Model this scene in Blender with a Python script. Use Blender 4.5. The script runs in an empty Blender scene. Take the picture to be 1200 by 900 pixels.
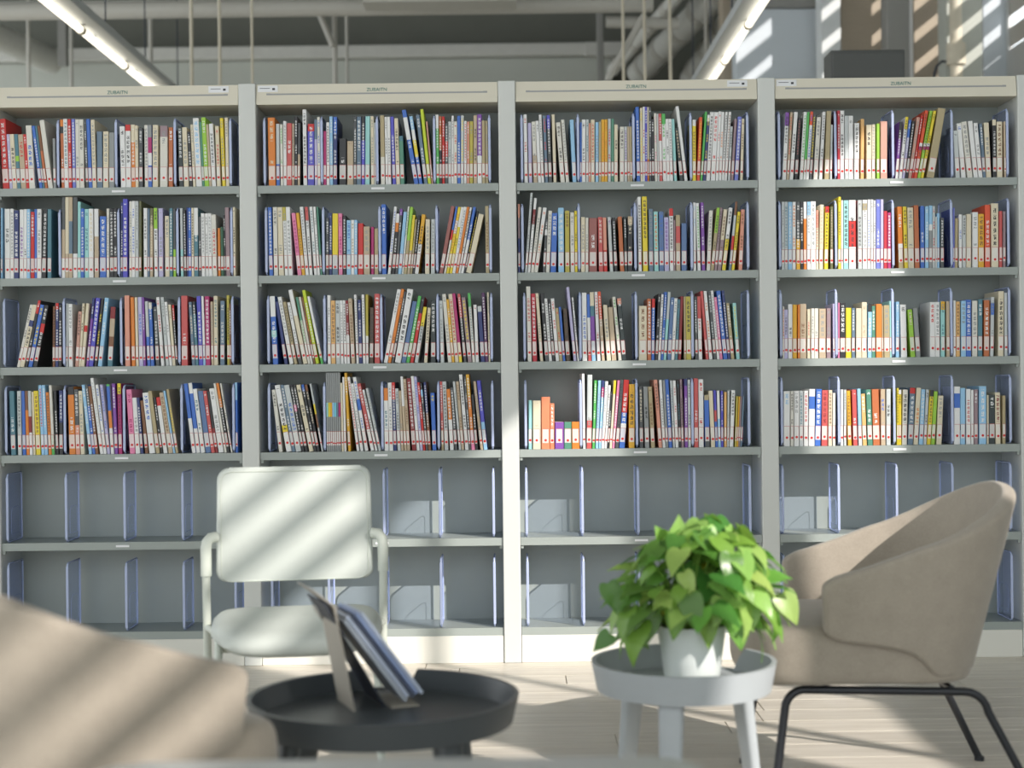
import bpy, bmesh, math, random
from mathutils import Matrix, Vector

S = bpy.context.scene
COL = S.collection
R = math.radians
F, H, D = 1750.0, 1.053, 5.64          # focal length in pixels of a 1200 px frame, eye height, distance to the bookcases
ROLL = R(0.66)

# ---------------------------------------------------------------- camera
cam_d = bpy.data.cameras.new('camera')
cam = bpy.data.objects.new('camera', cam_d)
COL.objects.link(cam)
cam_d.sensor_width = 36.0
cam_d.lens = 36.0 * F / 1200.0
cam_d.clip_end = 200
cam.matrix_world = Matrix.Translation((0, 0, H)) @ Matrix.Rotation(R(90), 4, 'X') @ Matrix.Rotation(-ROLL, 4, 'Z')
cam_d.dof.use_dof = True
cam_d.dof.focus_distance = D
cam_d.dof.aperture_fstop = 2.5
S.camera = cam

# ---------------------------------------------------------------- sky, sun, exposure
wd = bpy.data.worlds.new('daylight')
S.world = wd
wd.use_nodes = True
bg = wd.node_tree.nodes['Background']
bg.inputs['Color'].default_value = (0.94, 0.98, 1.0, 1)
bg.inputs['Strength'].default_value = 1.5
sun_d = bpy.data.lights.new('sun', 'SUN')
sun_d.energy = 4.5
sun_d.angle = R(0.53)
sun_d.color = (1.0, 0.93, 0.87)
sun = bpy.data.objects.new('sun', sun_d)
COL.objects.link(sun)
SUN = Vector((1.0, -1.0, 0.80))       # towards the sun
sun.rotation_euler = SUN.to_track_quat('Z', 'Y').to_euler()
sun.location = (12, -6, 10)
S.view_settings.view_transform = 'Standard'
S.view_settings.look = 'None'
S.view_settings.gamma = 1.0
S.view_settings.use_curve_mapping = False
S.view_settings.exposure = 0.32


def px(x, y, Y):
    """photograph pixel -> world point at depth Y"""
    u, v = x - 600.0, 450.0 - y
    c, s = math.cos(ROLL), math.sin(ROLL)
    u, v = c * u + s * v, -s * u + c * v
    return Vector((u * Y / F, Y, H + v * Y / F))


# ---------------------------------------------------------------- helpers
def lin(c):
    return tuple(((v / 255 / 12.92) if v / 255 <= 0.04045 else ((v / 255 + 0.055) / 1.055) ** 2.4) for v in c)


def mat(name, rgb, rough=0.5, metal=0.0, noise=0.0, nscale=40.0, bump=0.0, stretch=None, spec=0.5):
    m = bpy.data.materials.new(name)
    m.use_nodes = True
    nt = m.node_tree
    b = nt.nodes['Principled BSDF']
    b.inputs['Roughness'].default_value = rough
    b.inputs['Metallic'].default_value = metal
    b.inputs['Specular IOR Level'].default_value = spec
    c = lin(rgb)
    b.inputs['Base Color'].default_value = (*c, 1)
    if noise or bump:
        tc = nt.nodes.new('ShaderNodeTexCoord')
        mp = nt.nodes.new('ShaderNodeMapping')
        nz = nt.nodes.new('ShaderNodeTexNoise')
        nz.inputs['Scale'].default_value = nscale
        nz.inputs['Detail'].default_value = 4
        if stretch:
            mp.inputs['Scale'].default_value = stretch
        nt.links.new(tc.outputs['Object'], mp.inputs['Vector'])
        nt.links.new(mp.outputs['Vector'], nz.inputs['Vector'])
        if noise:
            mx = nt.nodes.new('ShaderNodeMix')
            mx.data_type = 'RGBA'
            mx.inputs['A'].default_value = (*[v * (1 - noise) for v in c], 1)
            mx.inputs['B'].default_value = (*[min(1, v * (1 + noise)) for v in c], 1)
            nt.links.new(nz.outputs['Fac'], mx.inputs['Factor'])
            nt.links.new(mx.outputs['Result'], b.inputs['Base Color'])
        if bump:
            bp = nt.nodes.new('ShaderNodeBump')
            bp.inputs['Strength'].default_value = bump
            bp.inputs['Distance'].default_value = 0.002
            nt.links.new(nz.outputs['Fac'], bp.inputs['Height'])
            nt.links.new(bp.outputs['Normal'], b.inputs['Normal'])
    return m


def emis(name, rgb, strength):
    m = bpy.data.materials.new(name)
    m.use_nodes = True
    b = m.node_tree.nodes['Principled BSDF']
    b.inputs['Base Color'].default_value = (*lin(rgb), 1)
    b.inputs['Emission Color'].default_value = (*lin(rgb), 1)
    b.inputs['Emission Strength'].default_value = strength
    return m


def tag(o, label=None, cat=None, group=None, kind=None):
    if label:
        o['label'] = label
    if cat:
        o['category'] = cat
    if group:
        o['group'] = group
    if kind:
        o['kind'] = kind
    return o


def link(name, me, parent=None, loc=None, rz=None):
    o = bpy.data.objects.new(name, me)
    COL.objects.link(o)
    if parent:
        o.parent = parent
    if loc is not None:
        o.location = loc
    if rz is not None:
        o.rotation_euler = (0, 0, rz)
    return o


def empty(name, loc, rz=0.0):
    o = bpy.data.objects.new(name, None)
    o.empty_display_size = 0.05
    COL.objects.link(o)
    o.location = loc
    o.rotation_euler = (0, 0, rz)
    return o


class MB:
    def __init__(self):
        self.bm = bmesh.new()

    def box(self, x0, x1, y0, y1, z0, z1, bev=0.0, seg=2, M=None):
        r = bmesh.ops.create_cube(self.bm, size=1.0)
        vs = r['verts']
        for v in vs:
            v.co = Vector(((x0 + x1) / 2 + v.co.x * (x1 - x0), (y0 + y1) / 2 + v.co.y * (y1 - y0), (z0 + z1) / 2 + v.co.z * (z1 - z0)))
        if bev:
            es = list({e for v in vs for e in v.link_edges})
            r = bmesh.ops.bevel(self.bm, geom=es, offset=bev, segments=seg, affect='EDGES', profile=0.5)
            vs = list({v for f in r['faces'] for v in f.verts} | {v for v in vs if v.is_valid})
        if M is not None:
            for v in vs:
                v.co = M @ v.co
        return self

    def tube(self, pts, r, n=10, cap=True):
        pts = [Vector(p) for p in pts]
        rs = r if isinstance(r, (list, tuple)) else [r] * len(pts)
        rings = []
        up = None
        for i, p in enumerate(pts):
            d = (pts[min(i + 1, len(pts) - 1)] - pts[max(i - 1, 0)]).normalized()
            if up is None:
                up = d.orthogonal().normalized()
            else:
                up = (up - d * up.dot(d))
                up = up.normalized() if up.length > 1e-6 else d.orthogonal().normalized()
            w = d.cross(up)
            rings.append([self.bm.verts.new(p + (up * math.cos(2 * math.pi * k / n) + w * math.sin(2 * math.pi * k / n)) * rs[i]) for k in range(n)])
        for a, b in zip(rings, rings[1:]):
            for k in range(n):
                self.bm.faces.new((a[k], a[(k + 1) % n], b[(k + 1) % n], b[k]))
        if cap:
            self.bm.faces.new(rings[0][::-1])
            self.bm.faces.new(rings[-1])
        return self

    def lathe(self, prof, n=48, cx=0, cy=0):
        rings = []
        for r, z in prof:
            if r < 1e-5:
                rings.append([self.bm.verts.new((cx, cy, z))])
            else:
                rings.append([self.bm.verts.new((cx + r * math.cos(2 * math.pi * k / n), cy + r * math.sin(2 * math.pi * k / n), z)) for k in range(n)])
        for a, b in zip(rings, rings[1:]):
            for k in range(n):
                k2 = (k + 1) % n
                if len(a) == 1 and len(b) == 1:
                    continue
                if len(a) == 1:
                    self.bm.faces.new((a[0], b[k2], b[k]))
                elif len(b) == 1:
                    self.bm.faces.new((a[k], a[k2], b[0]))
                else:
                    self.bm.faces.new((a[k], a[k2], b[k2], b[k]))
        return self

    def prism(self, pts, vec, bev=0.0, seg=2):
        """closed polygon of 3D points pushed along vec"""
        vec = Vector(vec)
        a = [self.bm.verts.new(p) for p in pts]
        b = [self.bm.verts.new(Vector(p) + vec) for p in pts]
        fs = [self.bm.faces.new(a[::-1]), self.bm.faces.new(b)]
        n = len(pts)
        for k in range(n):
            fs.append(self.bm.faces.new((a[k], a[(k + 1) % n], b[(k + 1) % n], b[k])))
        if bev:
            es = list(fs[0].edges) + list(fs[1].edges)
            bmesh.ops.bevel(self.bm, geom=es, offset=bev, segments=seg, affect='EDGES', profile=0.5)
        return self

    def grid(self, rows, closed=False):
        V = [[self.bm.verts.new(p) for p in row] for row in rows]
        for a, b in zip(V, V[1:]):
            n = len(a)
            for k in range(n if closed else n - 1):
                self.bm.faces.new((a[k], a[(k + 1) % n], b[(k + 1) % n], b[k]))
        return V

    def mesh(self, name, material, smooth=None):
        bmesh.ops.recalc_face_normals(self.bm, faces=self.bm.faces[:])
        me = bpy.data.meshes.new(name)
        self.bm.to_mesh(me)
        self.bm.free()
        if material:
            me.materials.append(material)
        if smooth is not None:
            for p in me.polygons:
                p.use_smooth = True
            try:
                me.set_sharp_from_angle(angle=R(smooth))
            except Exception:
                pass
        return me

    def build(self, name, material, parent=None, loc=None, rz=None, smooth=None):
        return link(name, self.mesh(name, material, smooth), parent, loc, rz)


def rrect(x0, x1, z0, z1, r, n=6):
    """rounded rectangle outline in two coordinates; r = (tl, tr, br, bl) or one number"""
    if not isinstance(r, (tuple, list)):
        r = (r, r, r, r)
    out = []
    for (cx, cz, a0, rr) in ((x0 + r[0], z1 - r[0], 180, r[0]), (x1 - r[1], z1 - r[1], 90, r[1]), (x1 - r[2], z0 + r[2], 0, r[2]), (x0 + r[3], z0 + r[3], -90, r[3])):
        for k in range(n + 1):
            a = R(a0 - 90.0 * k / n)
            out.append((cx + rr * math.cos(a), cz + rr * math.sin(a)))
    return out


def text_mesh(body, size, material):
    cu = bpy.data.curves.new('lettering', 'FONT')
    cu.body = body
    cu.size = size
    cu.align_x = 'CENTER'
    cu.extrude = 0.0004
    o = bpy.data.objects.new('lettering_tmp', cu)
    COL.objects.link(o)
    bpy.context.view_layer.update()
    me = bpy.data.meshes.new_from_object(o.evaluated_get(bpy.context.evaluated_depsgraph_get()))
    bpy.data.objects.remove(o)
    me.materials.clear()
    me.materials.append(material)
    me.transform(Matrix.Rotation(R(90), 4, 'X'))
    return me

# ================================================================ materials of the place
M_WALL = mat('painted_wall', (214, 218, 218), 0.8, noise=0.03, nscale=6)
M_BLUEWALL = mat('pale_blue_wall', (206, 214, 220), 0.8, noise=0.03, nscale=5)
M_GREYWALL = mat('grey_wall_panel', (184, 188, 180), 0.7, noise=0.04, nscale=4)
M_DARKDECK = mat('dark_deck', (112, 114, 106), 0.9, noise=0.12, nscale=3)
M_BROWNWALL = mat('brown_cladding', (176, 164, 146), 0.8, noise=0.06, nscale=9, stretch=(1, 1, 6))
M_COLUMN = mat('grey_column', (146, 146, 142), 0.7, noise=0.04, nscale=8)
M_PIPE = mat('pipe_paint', (186, 184, 176), 0.55, noise=0.05, nscale=14)
M_ROD = mat('rod_paint', (206, 198, 178), 0.5, noise=0.04, nscale=30)
M_DUCT = mat('duct_metal', (200, 200, 194), 0.45, noise=0.08, nscale=10)
M_FRAME = mat('window_frame', (205, 205, 203), 0.5, noise=0.03, nscale=12)
M_SLAT = mat('louvre_slat', (198, 196, 188), 0.6, noise=0.03, nscale=12)

# ================================================================ floor: boards with joints
def plank_material():
    m = bpy.data.materials.new('pale_oak_board')
    m.use_nodes = True
    nt = m.node_tree
    b = nt.nodes['Principled BSDF']
    tc = nt.nodes.new('ShaderNodeTexCoord')
    oi = nt.nodes.new('ShaderNodeObjectInfo')
    add = nt.nodes.new('ShaderNodeVectorMath')
    sc = nt.nodes.new('ShaderNodeMapping')
    sc.inputs['Scale'].default_value = (1.2, 22, 6)
    nz = nt.nodes.new('ShaderNodeTexNoise')
    nz.inputs['Scale'].default_value = 2.2
    nz.inputs['Detail'].default_value = 6
    nz.inputs['Roughness'].default_value = 0.6
    mul = nt.nodes.new('ShaderNodeMath')
    mul.operation = 'MULTIPLY'
    mul.inputs[1].default_value = 31.0
    nt.links.new(oi.outputs['Random'], mul.inputs[0])
    nt.links.new(tc.outputs['Object'], add.inputs[0])
    nt.links.new(mul.outputs[0], add.inputs[1])
    nt.links.new(add.outputs[0], sc.inputs['Vector'])
    nt.links.new(sc.outputs['Vector'], nz.inputs['Vector'])
    rp = nt.nodes.new('ShaderNodeValToRGB')
    rp.color_ramp.elements[0].position = 0.3
    rp.color_ramp.elements[0].color = (*lin((196, 188, 174)), 1)
    rp.color_ramp.elements[1].position = 0.72
    rp.color_ramp.elements[1].color = (*lin((222, 215, 202)), 1)
    nt.links.new(nz.outputs['Fac'], rp.inputs['Fac'])
    hs = nt.nodes.new('ShaderNodeHueSaturation')
    mr = nt.nodes.new('ShaderNodeMapRange')
    mr.inputs['To Min'].default_value = 0.92
    mr.inputs['To Max'].default_value = 1.06
    nt.links.new(oi.outputs['Random'], mr.inputs['Value'])
    nt.links.new(mr.outputs['Result'], hs.inputs['Value'])
    nt.links.new(rp.outputs['Color'], hs.inputs['Color'])
    nt.links.new(hs.outputs['Color'], b.inputs['Base Color'])
    b.inputs['Roughness'].default_value = 0.36
    bp = nt.nodes.new('ShaderNodeBump')
    bp.inputs['Strength'].default_value = 0.06
    bp.inputs['Distance'].default_value = 0.002
    nt.links.new(nz.outputs['Fac'], bp.inputs['Height'])
    nt.links.new(bp.outputs['Normal'], b.inputs['Normal'])
    return m


M_PLANK = plank_material()
M_SUB = mat('floor_screed', (176, 168, 154), 0.6, noise=0.06, nscale=8)
floor = MB().box(-9, 4.9, -5, 22, -0.2, -0.006).build('floor', M_SUB)
tag(floor, 'pale oak plank floor of the reading room', kind='structure')
PL, PW = 1.22, 0.152
plank_me = MB().box(0, PL - 0.003, 0, PW - 0.003, -0.006, 0.0, bev=0.0012, seg=1).mesh('plank', M_PLANK)
rr = random.Random(4)
row = 0
y = 2.2
while y < 5.95:
    off = rr.uniform(0, PL)
    x = -3.1 - off
    while x < 3.2:
        if x + PL > -2.9:
            link('plank', plank_me, floor, (x, y, 0))
        x += PL
    y += PW
MB().box(-9, 4.9, -5, 2.199, -0.006, 0).build('floor_boards_near', M_PLANK, floor)
MB().box(-9, 4.9, y, 22, -0.006, 0).build('floor_boards_far', M_PLANK, floor)

# ================================================================ ceiling and the far end of the hall
ceil = MB().box(-9, 4.9, -5, 22, 6.6, 6.8).build('ceiling', M_DARKDECK)
tag(ceil, 'dark exposed ceiling deck', kind='structure')
wb = MB().box(-9, 4.9, 18.0, 18.3, 0, 6.6).build('wall_back', M_DARKDECK)
tag(wb, 'dark upper wall at the far end of the hall', kind='structure')
YB = 17.6
def zpx(y, Y=YB):
    return H + (450 - y) * Y / F
def xpx(x, Y=YB):
    return (x - 600) * Y / F
gp = MB()
gp.box(-9, xpx(722), YB, 17.98, 0, zpx(68), bev=0.01, seg=1).build('wall_panel', M_GREYWALL, None).__setitem__('kind', 'structure')
bpy.data.objects['wall_panel']['label'] = 'plain grey partition wall behind the bookcases'
MB().box(-9, xpx(735), YB - 0.12, 17.98, zpx(68) + 0.004, zpx(53), bev=0.015).build('trim_1', M_DUCT)
tag(bpy.data.objects['trim_1'], 'light ledge running along the top of the grey partition', kind='structure')
YC = 13.0
tag(MB().tube([(-8.9, YC, zpx(8, YC)), (xpx(770, YC), YC, zpx(6, YC))], 0.075, 14).build('supply_pipe', M_PIPE, smooth=40), 'long horizontal grey pipe high under the ceiling', 'pipe')
tag(MB().tube([(-8.9, 13.6, zpx(2, 13.6)), (xpx(745, 13.6), 13.6, zpx(1, 13.6))], 0.05, 12).build('supply_pipe', M_DUCT, smooth=40), 'thinner upper pipe running behind the long horizontal pipe', 'pipe')
# grey soffit edge hanging over the middle
MB().box(xpx(430, 12), xpx(610, 12), 12.0, 12.3, zpx(0.5, 12), zpx(-60, 12)).build('trim_2', M_PIPE)
tag(bpy.data.objects['trim_2'], 'pale beam edge at the top centre', kind='structure')
# vertical hanger rods
RODS = [(38, 3.2, 'left end'), (181, 3.4, ''), (229, 2.8, ''), (262, 2.4, ''), (300, 2.0, ''), (397, 4.0, ''), (735, 2.4, ''), (760, 2.4, ''), (790, 2.6, ''), (832, 2.6, '')]
ROD_LABEL = ['thin hanger rod left of the left pendant lamp', 'hanger rod just right of the left pendant lamp tip', 'hanger rod above the right part of leftmost bookcase',
             'thin hanger rod third right of the left lamp', 'thin hanger rod above the first bookcase upright', 'thick hanger post with a diagonal brace above second bookcase',
             'slim hanger rod left of the crossing brace above third bookcase', 'slim hanger rod right of the crossing brace above third bookcase', 'pale hanger rod right of the long pipe end', 'hanger rod beside the right pendant lamp']
for (x, w, _), lb in zip(RODS, ROD_LABEL):
    Yr = 14.2 if x in (38, 397) else (15.0 if x in (181, 832) else 12.6)
    r = w * Yr / F * 0.75
    tag(MB().tube([(xpx(x, Yr), Yr, 1.5), (xpx(x, Yr), Yr, 6.6)], r, 8).build('hanger_rod', M_ROD if Yr < 14 else M_PIPE, smooth=40), lb, 'rod', 'hanger rods under the ceiling')
tag(MB().tube([(xpx(380, 14.13), 14.13, zpx(14, 14.13)), (xpx(395, 14.13), 14.13, zpx(52, 14.13))], 0.03, 8).build('brace_bar', M_PIPE, smooth=40), 'short diagonal brace on the thick hanger post', 'brace')
tag(MB().tube([(xpx(716, 12.66), 12.66, zpx(95, 12.66)), (xpx(760, 12.66), 12.66, zpx(20, 12.66))], 0.03, 8).build('brace_bar', M_PIPE, smooth=40), 'long diagonal brace bar above the third bookcase', 'brace')
tag(MB().tube([(xpx(715, 15), 15.0, zpx(27, 15)), (xpx(800, 15), 15.0, zpx(30, 15))], 0.06, 10).build('cross_pipe', M_PIPE, smooth=40), 'short horizontal pipe behind the diagonal brace', 'pipe')
tag(MB().box(xpx(690, 17.3), xpx(734, 17.3), 17.3, 17.46, zpx(66, 17.3), zpx(50, 17.3), bev=0.01).build('cable_tray', M_DUCT), 'pale cable tray section above the partition end', 'tray')
tag(MB().box(xpx(705, 16.4), xpx(712, 16.4), 16.4, 16.6, 1.0, 6.6, bev=0.01).build('hanger_post', M_COLUMN), 'grey square post at the end of the partition', 'post')
tag(MB().tube([(xpx(-60, 15.5), 15.5, zpx(8, 15.5)), (xpx(66, 17.2), 17.2, zpx(66, 17.2))], 0.15, 14).build('sloping_duct', M_DUCT, smooth=40), 'sloping pale duct at the top left corner', 'duct')
tag(MB().box(xpx(72, 16.6), xpx(82, 16.6), 16.6, 16.7, zpx(70, 16.6), 6.6, bev=0.006).build('cable_conduit', M_COLUMN), 'grey cable conduit hanging left of the left pendant lamp', 'conduit')
tag(MB().tube([(xpx(88, 16.2), 16.2, 1.5), (xpx(88, 16.2), 16.2, 6.6)], 0.02, 8).build('hanger_rod', M_PIPE, smooth=40), 'faint hanger rod behind the left pendant lamp', 'rod', 'hanger rods under the ceiling')
tag(MB().tube([(xpx(411, 15.5), 15.5, 1.5), (xpx(411, 15.5), 15.5, 6.6)], 0.016, 8).build('hanger_rod', M_PIPE, smooth=40), 'faint thin hanger rod right of the thick hanger post', 'rod', 'hanger rods under the ceiling')
# round ducts that run away from the camera on the right
def duct(p0, p1, r, label, name='round_duct'):
    a, b = Vector(p0), Vector(p1)
    d = (b - a)
    o = MB().tube([a, b], r, 16).build(name, M_DUCT, smooth=40)
    n = 5
    for k in range(n):
        c = a + d * ((k + 0.5) / n)
        e = d.normalized() * 0.04
        MB().tube([c - e, c + e], r * 1.1, 16).build('duct_collar', M_PIPE, o, smooth=40)
    tag(o, label, 'duct')
duct((xpx(862, 14.9), 14.9, zpx(-20, 14.9)), (xpx(752, 17.2), 17.2, zpx(88, 17.2)), 0.14, 'large silver round duct running towards the far wall')
duct((xpx(893, 15.4), 15.4, zpx(-25, 15.4)), (xpx(812, 17.2), 17.2, zpx(95, 17.2)), 0.12, 'silver round duct beside the right pendant lamp')
duct((xpx(815, 14.9), 14.9, zpx(-20, 14.9)), (xpx(722, 16.2), 16.2, zpx(84, 16.2)), 0.07, 'slim silver duct left of the large round duct')
# far right: walls and columns behind the fourth bookcase
YR = 14.4
def slab(name, x0, x1, m, kind, label, Yf=YR, z1=6.6, th=0.25, z0=0.0):
    o = MB().box(xpx(x0, Yf), xpx(x1, Yf), Yf, Yf + th, z0, z1, bev=0.006, seg=1).build(name, m)
    return tag(o, label, kind=kind)
slab('column_1', 851, 866, M_BROWNWALL, 'structure', 'narrow brown column left of the pale blue wall', 14.7)
slab('wall_far', 866.5, 966, M_BLUEWALL, 'structure', 'pale blue wall panel with light stripes', YR, zpx(14, YR))
slab('trim_3', 866.5, 966, M_COLUMN, 'structure', 'grey blue soffit above the pale wall', YR - 0.05, 6.6, 0.3, zpx(13.6, YR))
slab('column_2', 967, 990, M_WALL, 'structure', 'white pillar beside the pale blue wall', YR - 0.4)
slab('wall_cladding', 990.5, 1044, M_BROWNWALL, 'structure', 'brown clad wall panel with sunlit stripes', YR + 0.1)
slab('column_3', 1045, 1071, M_COLUMN, 'structure', 'grey square column behind the fourth bookcase', YR - 0.6)
slab('trim_4', 1071.2, 1075, M_FRAME, 'structure', 'bright metal edge strip on the grey column', YR - 0.62, 6.6, 0.1)
slab('wall_cladding_right', 1075.5, 1113, M_BROWNWALL, 'structure', 'brown clad wall panel right of the grey column', YR + 0.1)
slab('column_4', 1113, 1156, M_GREYWALL, 'structure', 'wide grey column carrying a drain pipe', YR - 0.9)
slab('wall_end', 1156.5, 1300, M_BLUEWALL, 'structure', 'white wall at the top right corner', YR)
tag(MB().tube([(xpx(1128, 13.3), 13.38, 0), (xpx(1128, 13.3), 13.38, 6.6)], 0.055, 14).tube([(xpx(1128, 13.3), 13.38, zpx(80, 13.3)), (xpx(1128, 13.3), 13.38, zpx(55, 13.3))], 0.085, 14).build('drain_pipe', M_ROD, smooth=40), 'beige drain pipe on the wide grey column', 'pipe')
M_CABLE = mat('cable_black', (52, 58, 70), 0.6)
tag(MB().tube([px(1116, 73, 13.48), px(1104, 72, 13.48), px(1098, 77, 13.48), px(1095, 86, 13.48), px(1094, 110, 13.48)], 0.012, 8).build('hanging_cable', M_CABLE, smooth=60), 'black cable looping from the wide grey column', 'cable')
M_DARKBOX = mat('dark_grey_cabinet', (84, 86, 84), 0.55, noise=0.04, nscale=10)
dc = empty('tall_cabinet', (xpx(1021.5, 8.6), 8.9, 0))
w2 = 43.5 * 8.6 / F
zt = zpx(63, 8.6)
MB().box(-w2, w2, -0.3, -0.1, 0.06, zt, bev=0.008).build('body', M_DARKBOX, dc)
MB().box(-w2 + 0.02, w2 - 0.02, -0.28, -0.12, 0, 0.06).build('base', M_CABLE, dc)
MB().box(-w2 + 0.01, w2 - 0.01, -0.318, -0.3, 0.1, zt - 0.02, bev=0.004).build('door', M_DARKBOX, dc)
tag(dc, 'dark grey tall cabinet rising behind the rightmost bookcase', 'cabinet')

# ================================================================ right side: unseen window wall, clerestory openings and louvres set to place the sunlight
XW = 4.8
def wbox(y0, y1, z0, z1):
    return MB().box(XW, XW + 0.05, y0, y1, z0, z1)
wr = MB()
OPEN = [  # y0, y1, z0, z1  unseen openings, shaped so the sun patches fall where wanted
    (-4.2, -0.90, 4.62, 5.40),   # louvred
    (-1.15, -0.48, 3.40, 4.56), (-0.20, 0.08, 4.10, 4.79), (0.10, 0.50, 2.90, 4.79), (0.53, 1.27, 2.90, 4.79), (1.29, 1.72, 2.90, 3.45), (1.91, 2.32, 2.72, 4.79),
    (11.6, 14.35, 4.2, 6.4),     # louvred
]
ys = sorted({-5.0, 22.0, *[o[0] for o in OPEN], *[o[1] for o in OPEN]})
for a, b in zip(ys, ys[1:]):
    hit = [o for o in OPEN if o[0] <= a + 1e-6 and o[1] >= b - 1e-6]
    lo = 0.0
    for o in sorted(hit, key=lambda o: o[2]):
        wr.box(XW, XW + 0.05, a, b, lo, o[2])
        lo = o[3]
    wr.box(XW, XW + 0.05, a, b, lo, 6.6)
tag(wr.build('wall_right', M_WALL), 'unseen white side wall, its high openings shaped to direct the sunlight', kind='structure')
for i, (y0, y1, z0, z1) in enumerate(OPEN):
    w = MB()
    t = 0.008
    w.box(XW + 0.01, XW + 0.04, y0, y0 + t, z0, z1).box(XW + 0.01, XW + 0.04, y1 - t, y1, z0, z1)
    w.box(XW + 0.01, XW + 0.04, y0 + t, y1 - t, z0, z0 + t).box(XW + 0.01, XW + 0.04, y0 + t, y1 - t, z1 - t, z1)
    wo = tag(w.build('window_%d' % (i + 1), M_FRAME), 'unseen high side window, sized and placed to steer the sunlight', kind='structure')
    if i in (0, len(OPEN) - 1):
        pitch = 0.165 if i == 0 else 0.30
        sh = 0.088 if i == 0 else 0.19
        sl = MB().box(XW + 0.022, XW + 0.028, y0 + t, y1 - t, 0, sh).mesh('slat', M_SLAT)
        z = z0 + 0.03
        while z + sh < z1:
            link('slat', sl, wo, (0, 0, z))
            z += pitch

# ================================================================ pendant lamps
M_LAMPBODY = mat('lamp_housing', (186, 190, 190), 0.45, noise=0.03, nscale=20)
M_TUBE = emis('lamp_tube', (255, 246, 228), 1.6)
def lamp(X, y0, y1, seg, label, tilt):
    z = 3.60
    r = empty('pendant_lamp', (X, y0, z))
    n = int((y1 - y0) / seg)
    MB().box(-0.045, 0.13 if tilt > 0 else 0.045, 0, y1 - y0, 0.035, 0.10, bev=0.006).build('housing', M_LAMPBODY, r) if tilt > 0 else MB().box(-0.13, 0.045, 0, y1 - y0, 0.035, 0.10, bev=0.006).build('housing', M_LAMPBODY, r)
    for k in range(n):
        t = MB().tube([(0, k * seg + 0.03, 0), (0, (k + 1) * seg - 0.03, 0)], 0.026, 12).build('tube', M_TUBE, r, smooth=40)
        for e in (k * seg + 0.005, (k + 1) * seg - 0.03):
            MB().tube([(0, e, 0), (0, e + 0.025, 0)], 0.031, 12).build('end_cap', M_ROD, t, smooth=40)
        MB().box(-0.012, 0.012, k * seg + 0.3, k * seg + 0.34, 0.02, 0.05).build('bracket', M_LAMPBODY, r)
    for k in range(n):
        MB().tube([(0.04 * tilt, k * seg + 0.5, 0.1), (0.04 * tilt, k * seg + 0.5, 3.0)], 0.006, 6).build('cable', M_CABLE, r)
    tag(r, label, 'lamp', 'linear pendant lamps over the hall')
lamp(-3.03, 7.0, 14.2, 1.2, 'long lit tube pendant lamp at the top left', 1)
lamp(1.72, 7.08, 14.28, 1.2, 'long lit tube pendant lamp above the third bookcase right end', -1)

# ================================================================ bookcases
M_STEEL = mat('shelf_steel', (152, 160, 156), 0.42, noise=0.025, nscale=14)
M_UPRIGHT = mat('upright_enamel', (202, 205, 201), 0.4, noise=0.02, nscale=10)
M_HEADER = mat('header_enamel', (214, 209, 192), 0.42, noise=0.02, nscale=10)
M_PLINTH = mat('plinth_enamel', (222, 221, 212), 0.45, noise=0.02, nscale=10)
M_SLOT = mat('label_slot', (150, 152, 152), 0.4)
M_PAPER = mat('label_paper', (226, 228, 230), 0.6)
M_INKT = mat('teal_lettering', (78, 128, 122), 0.6)
M_INKK = mat('black_print', (60, 60, 66), 0.6)
PITCH = 0.98
XC = -0.008
UP = 0.066
DEP = 0.225
K = D / F
SHELF_Y = [214.2, 319.6, 424.0, 527.0, 630.2, 735.5]
SHELF_Z = [H + (450 - y) * K for y in SHELF_Y]
ZTOP = H + (450 - 95.5) * K
ZHEAD = H + (450 - 119.5) * K
EDGE = 0.029
BAY = ['leftmost bookcase', 'second bookcase', 'third bookcase', 'rightmost bookcase']
CASE_LABEL = ['grey steel bookcase of six shelves, leftmost of the four', 'grey steel bookcase behind the pale chair, second from left',
              'grey steel bookcase behind the potted plant, third from left', 'grey steel bookcase behind the right armchair, rightmost of four']
me_text = text_mesh('ZUBAITN', 0.0185, M_INKT)
bay_x = []
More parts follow.
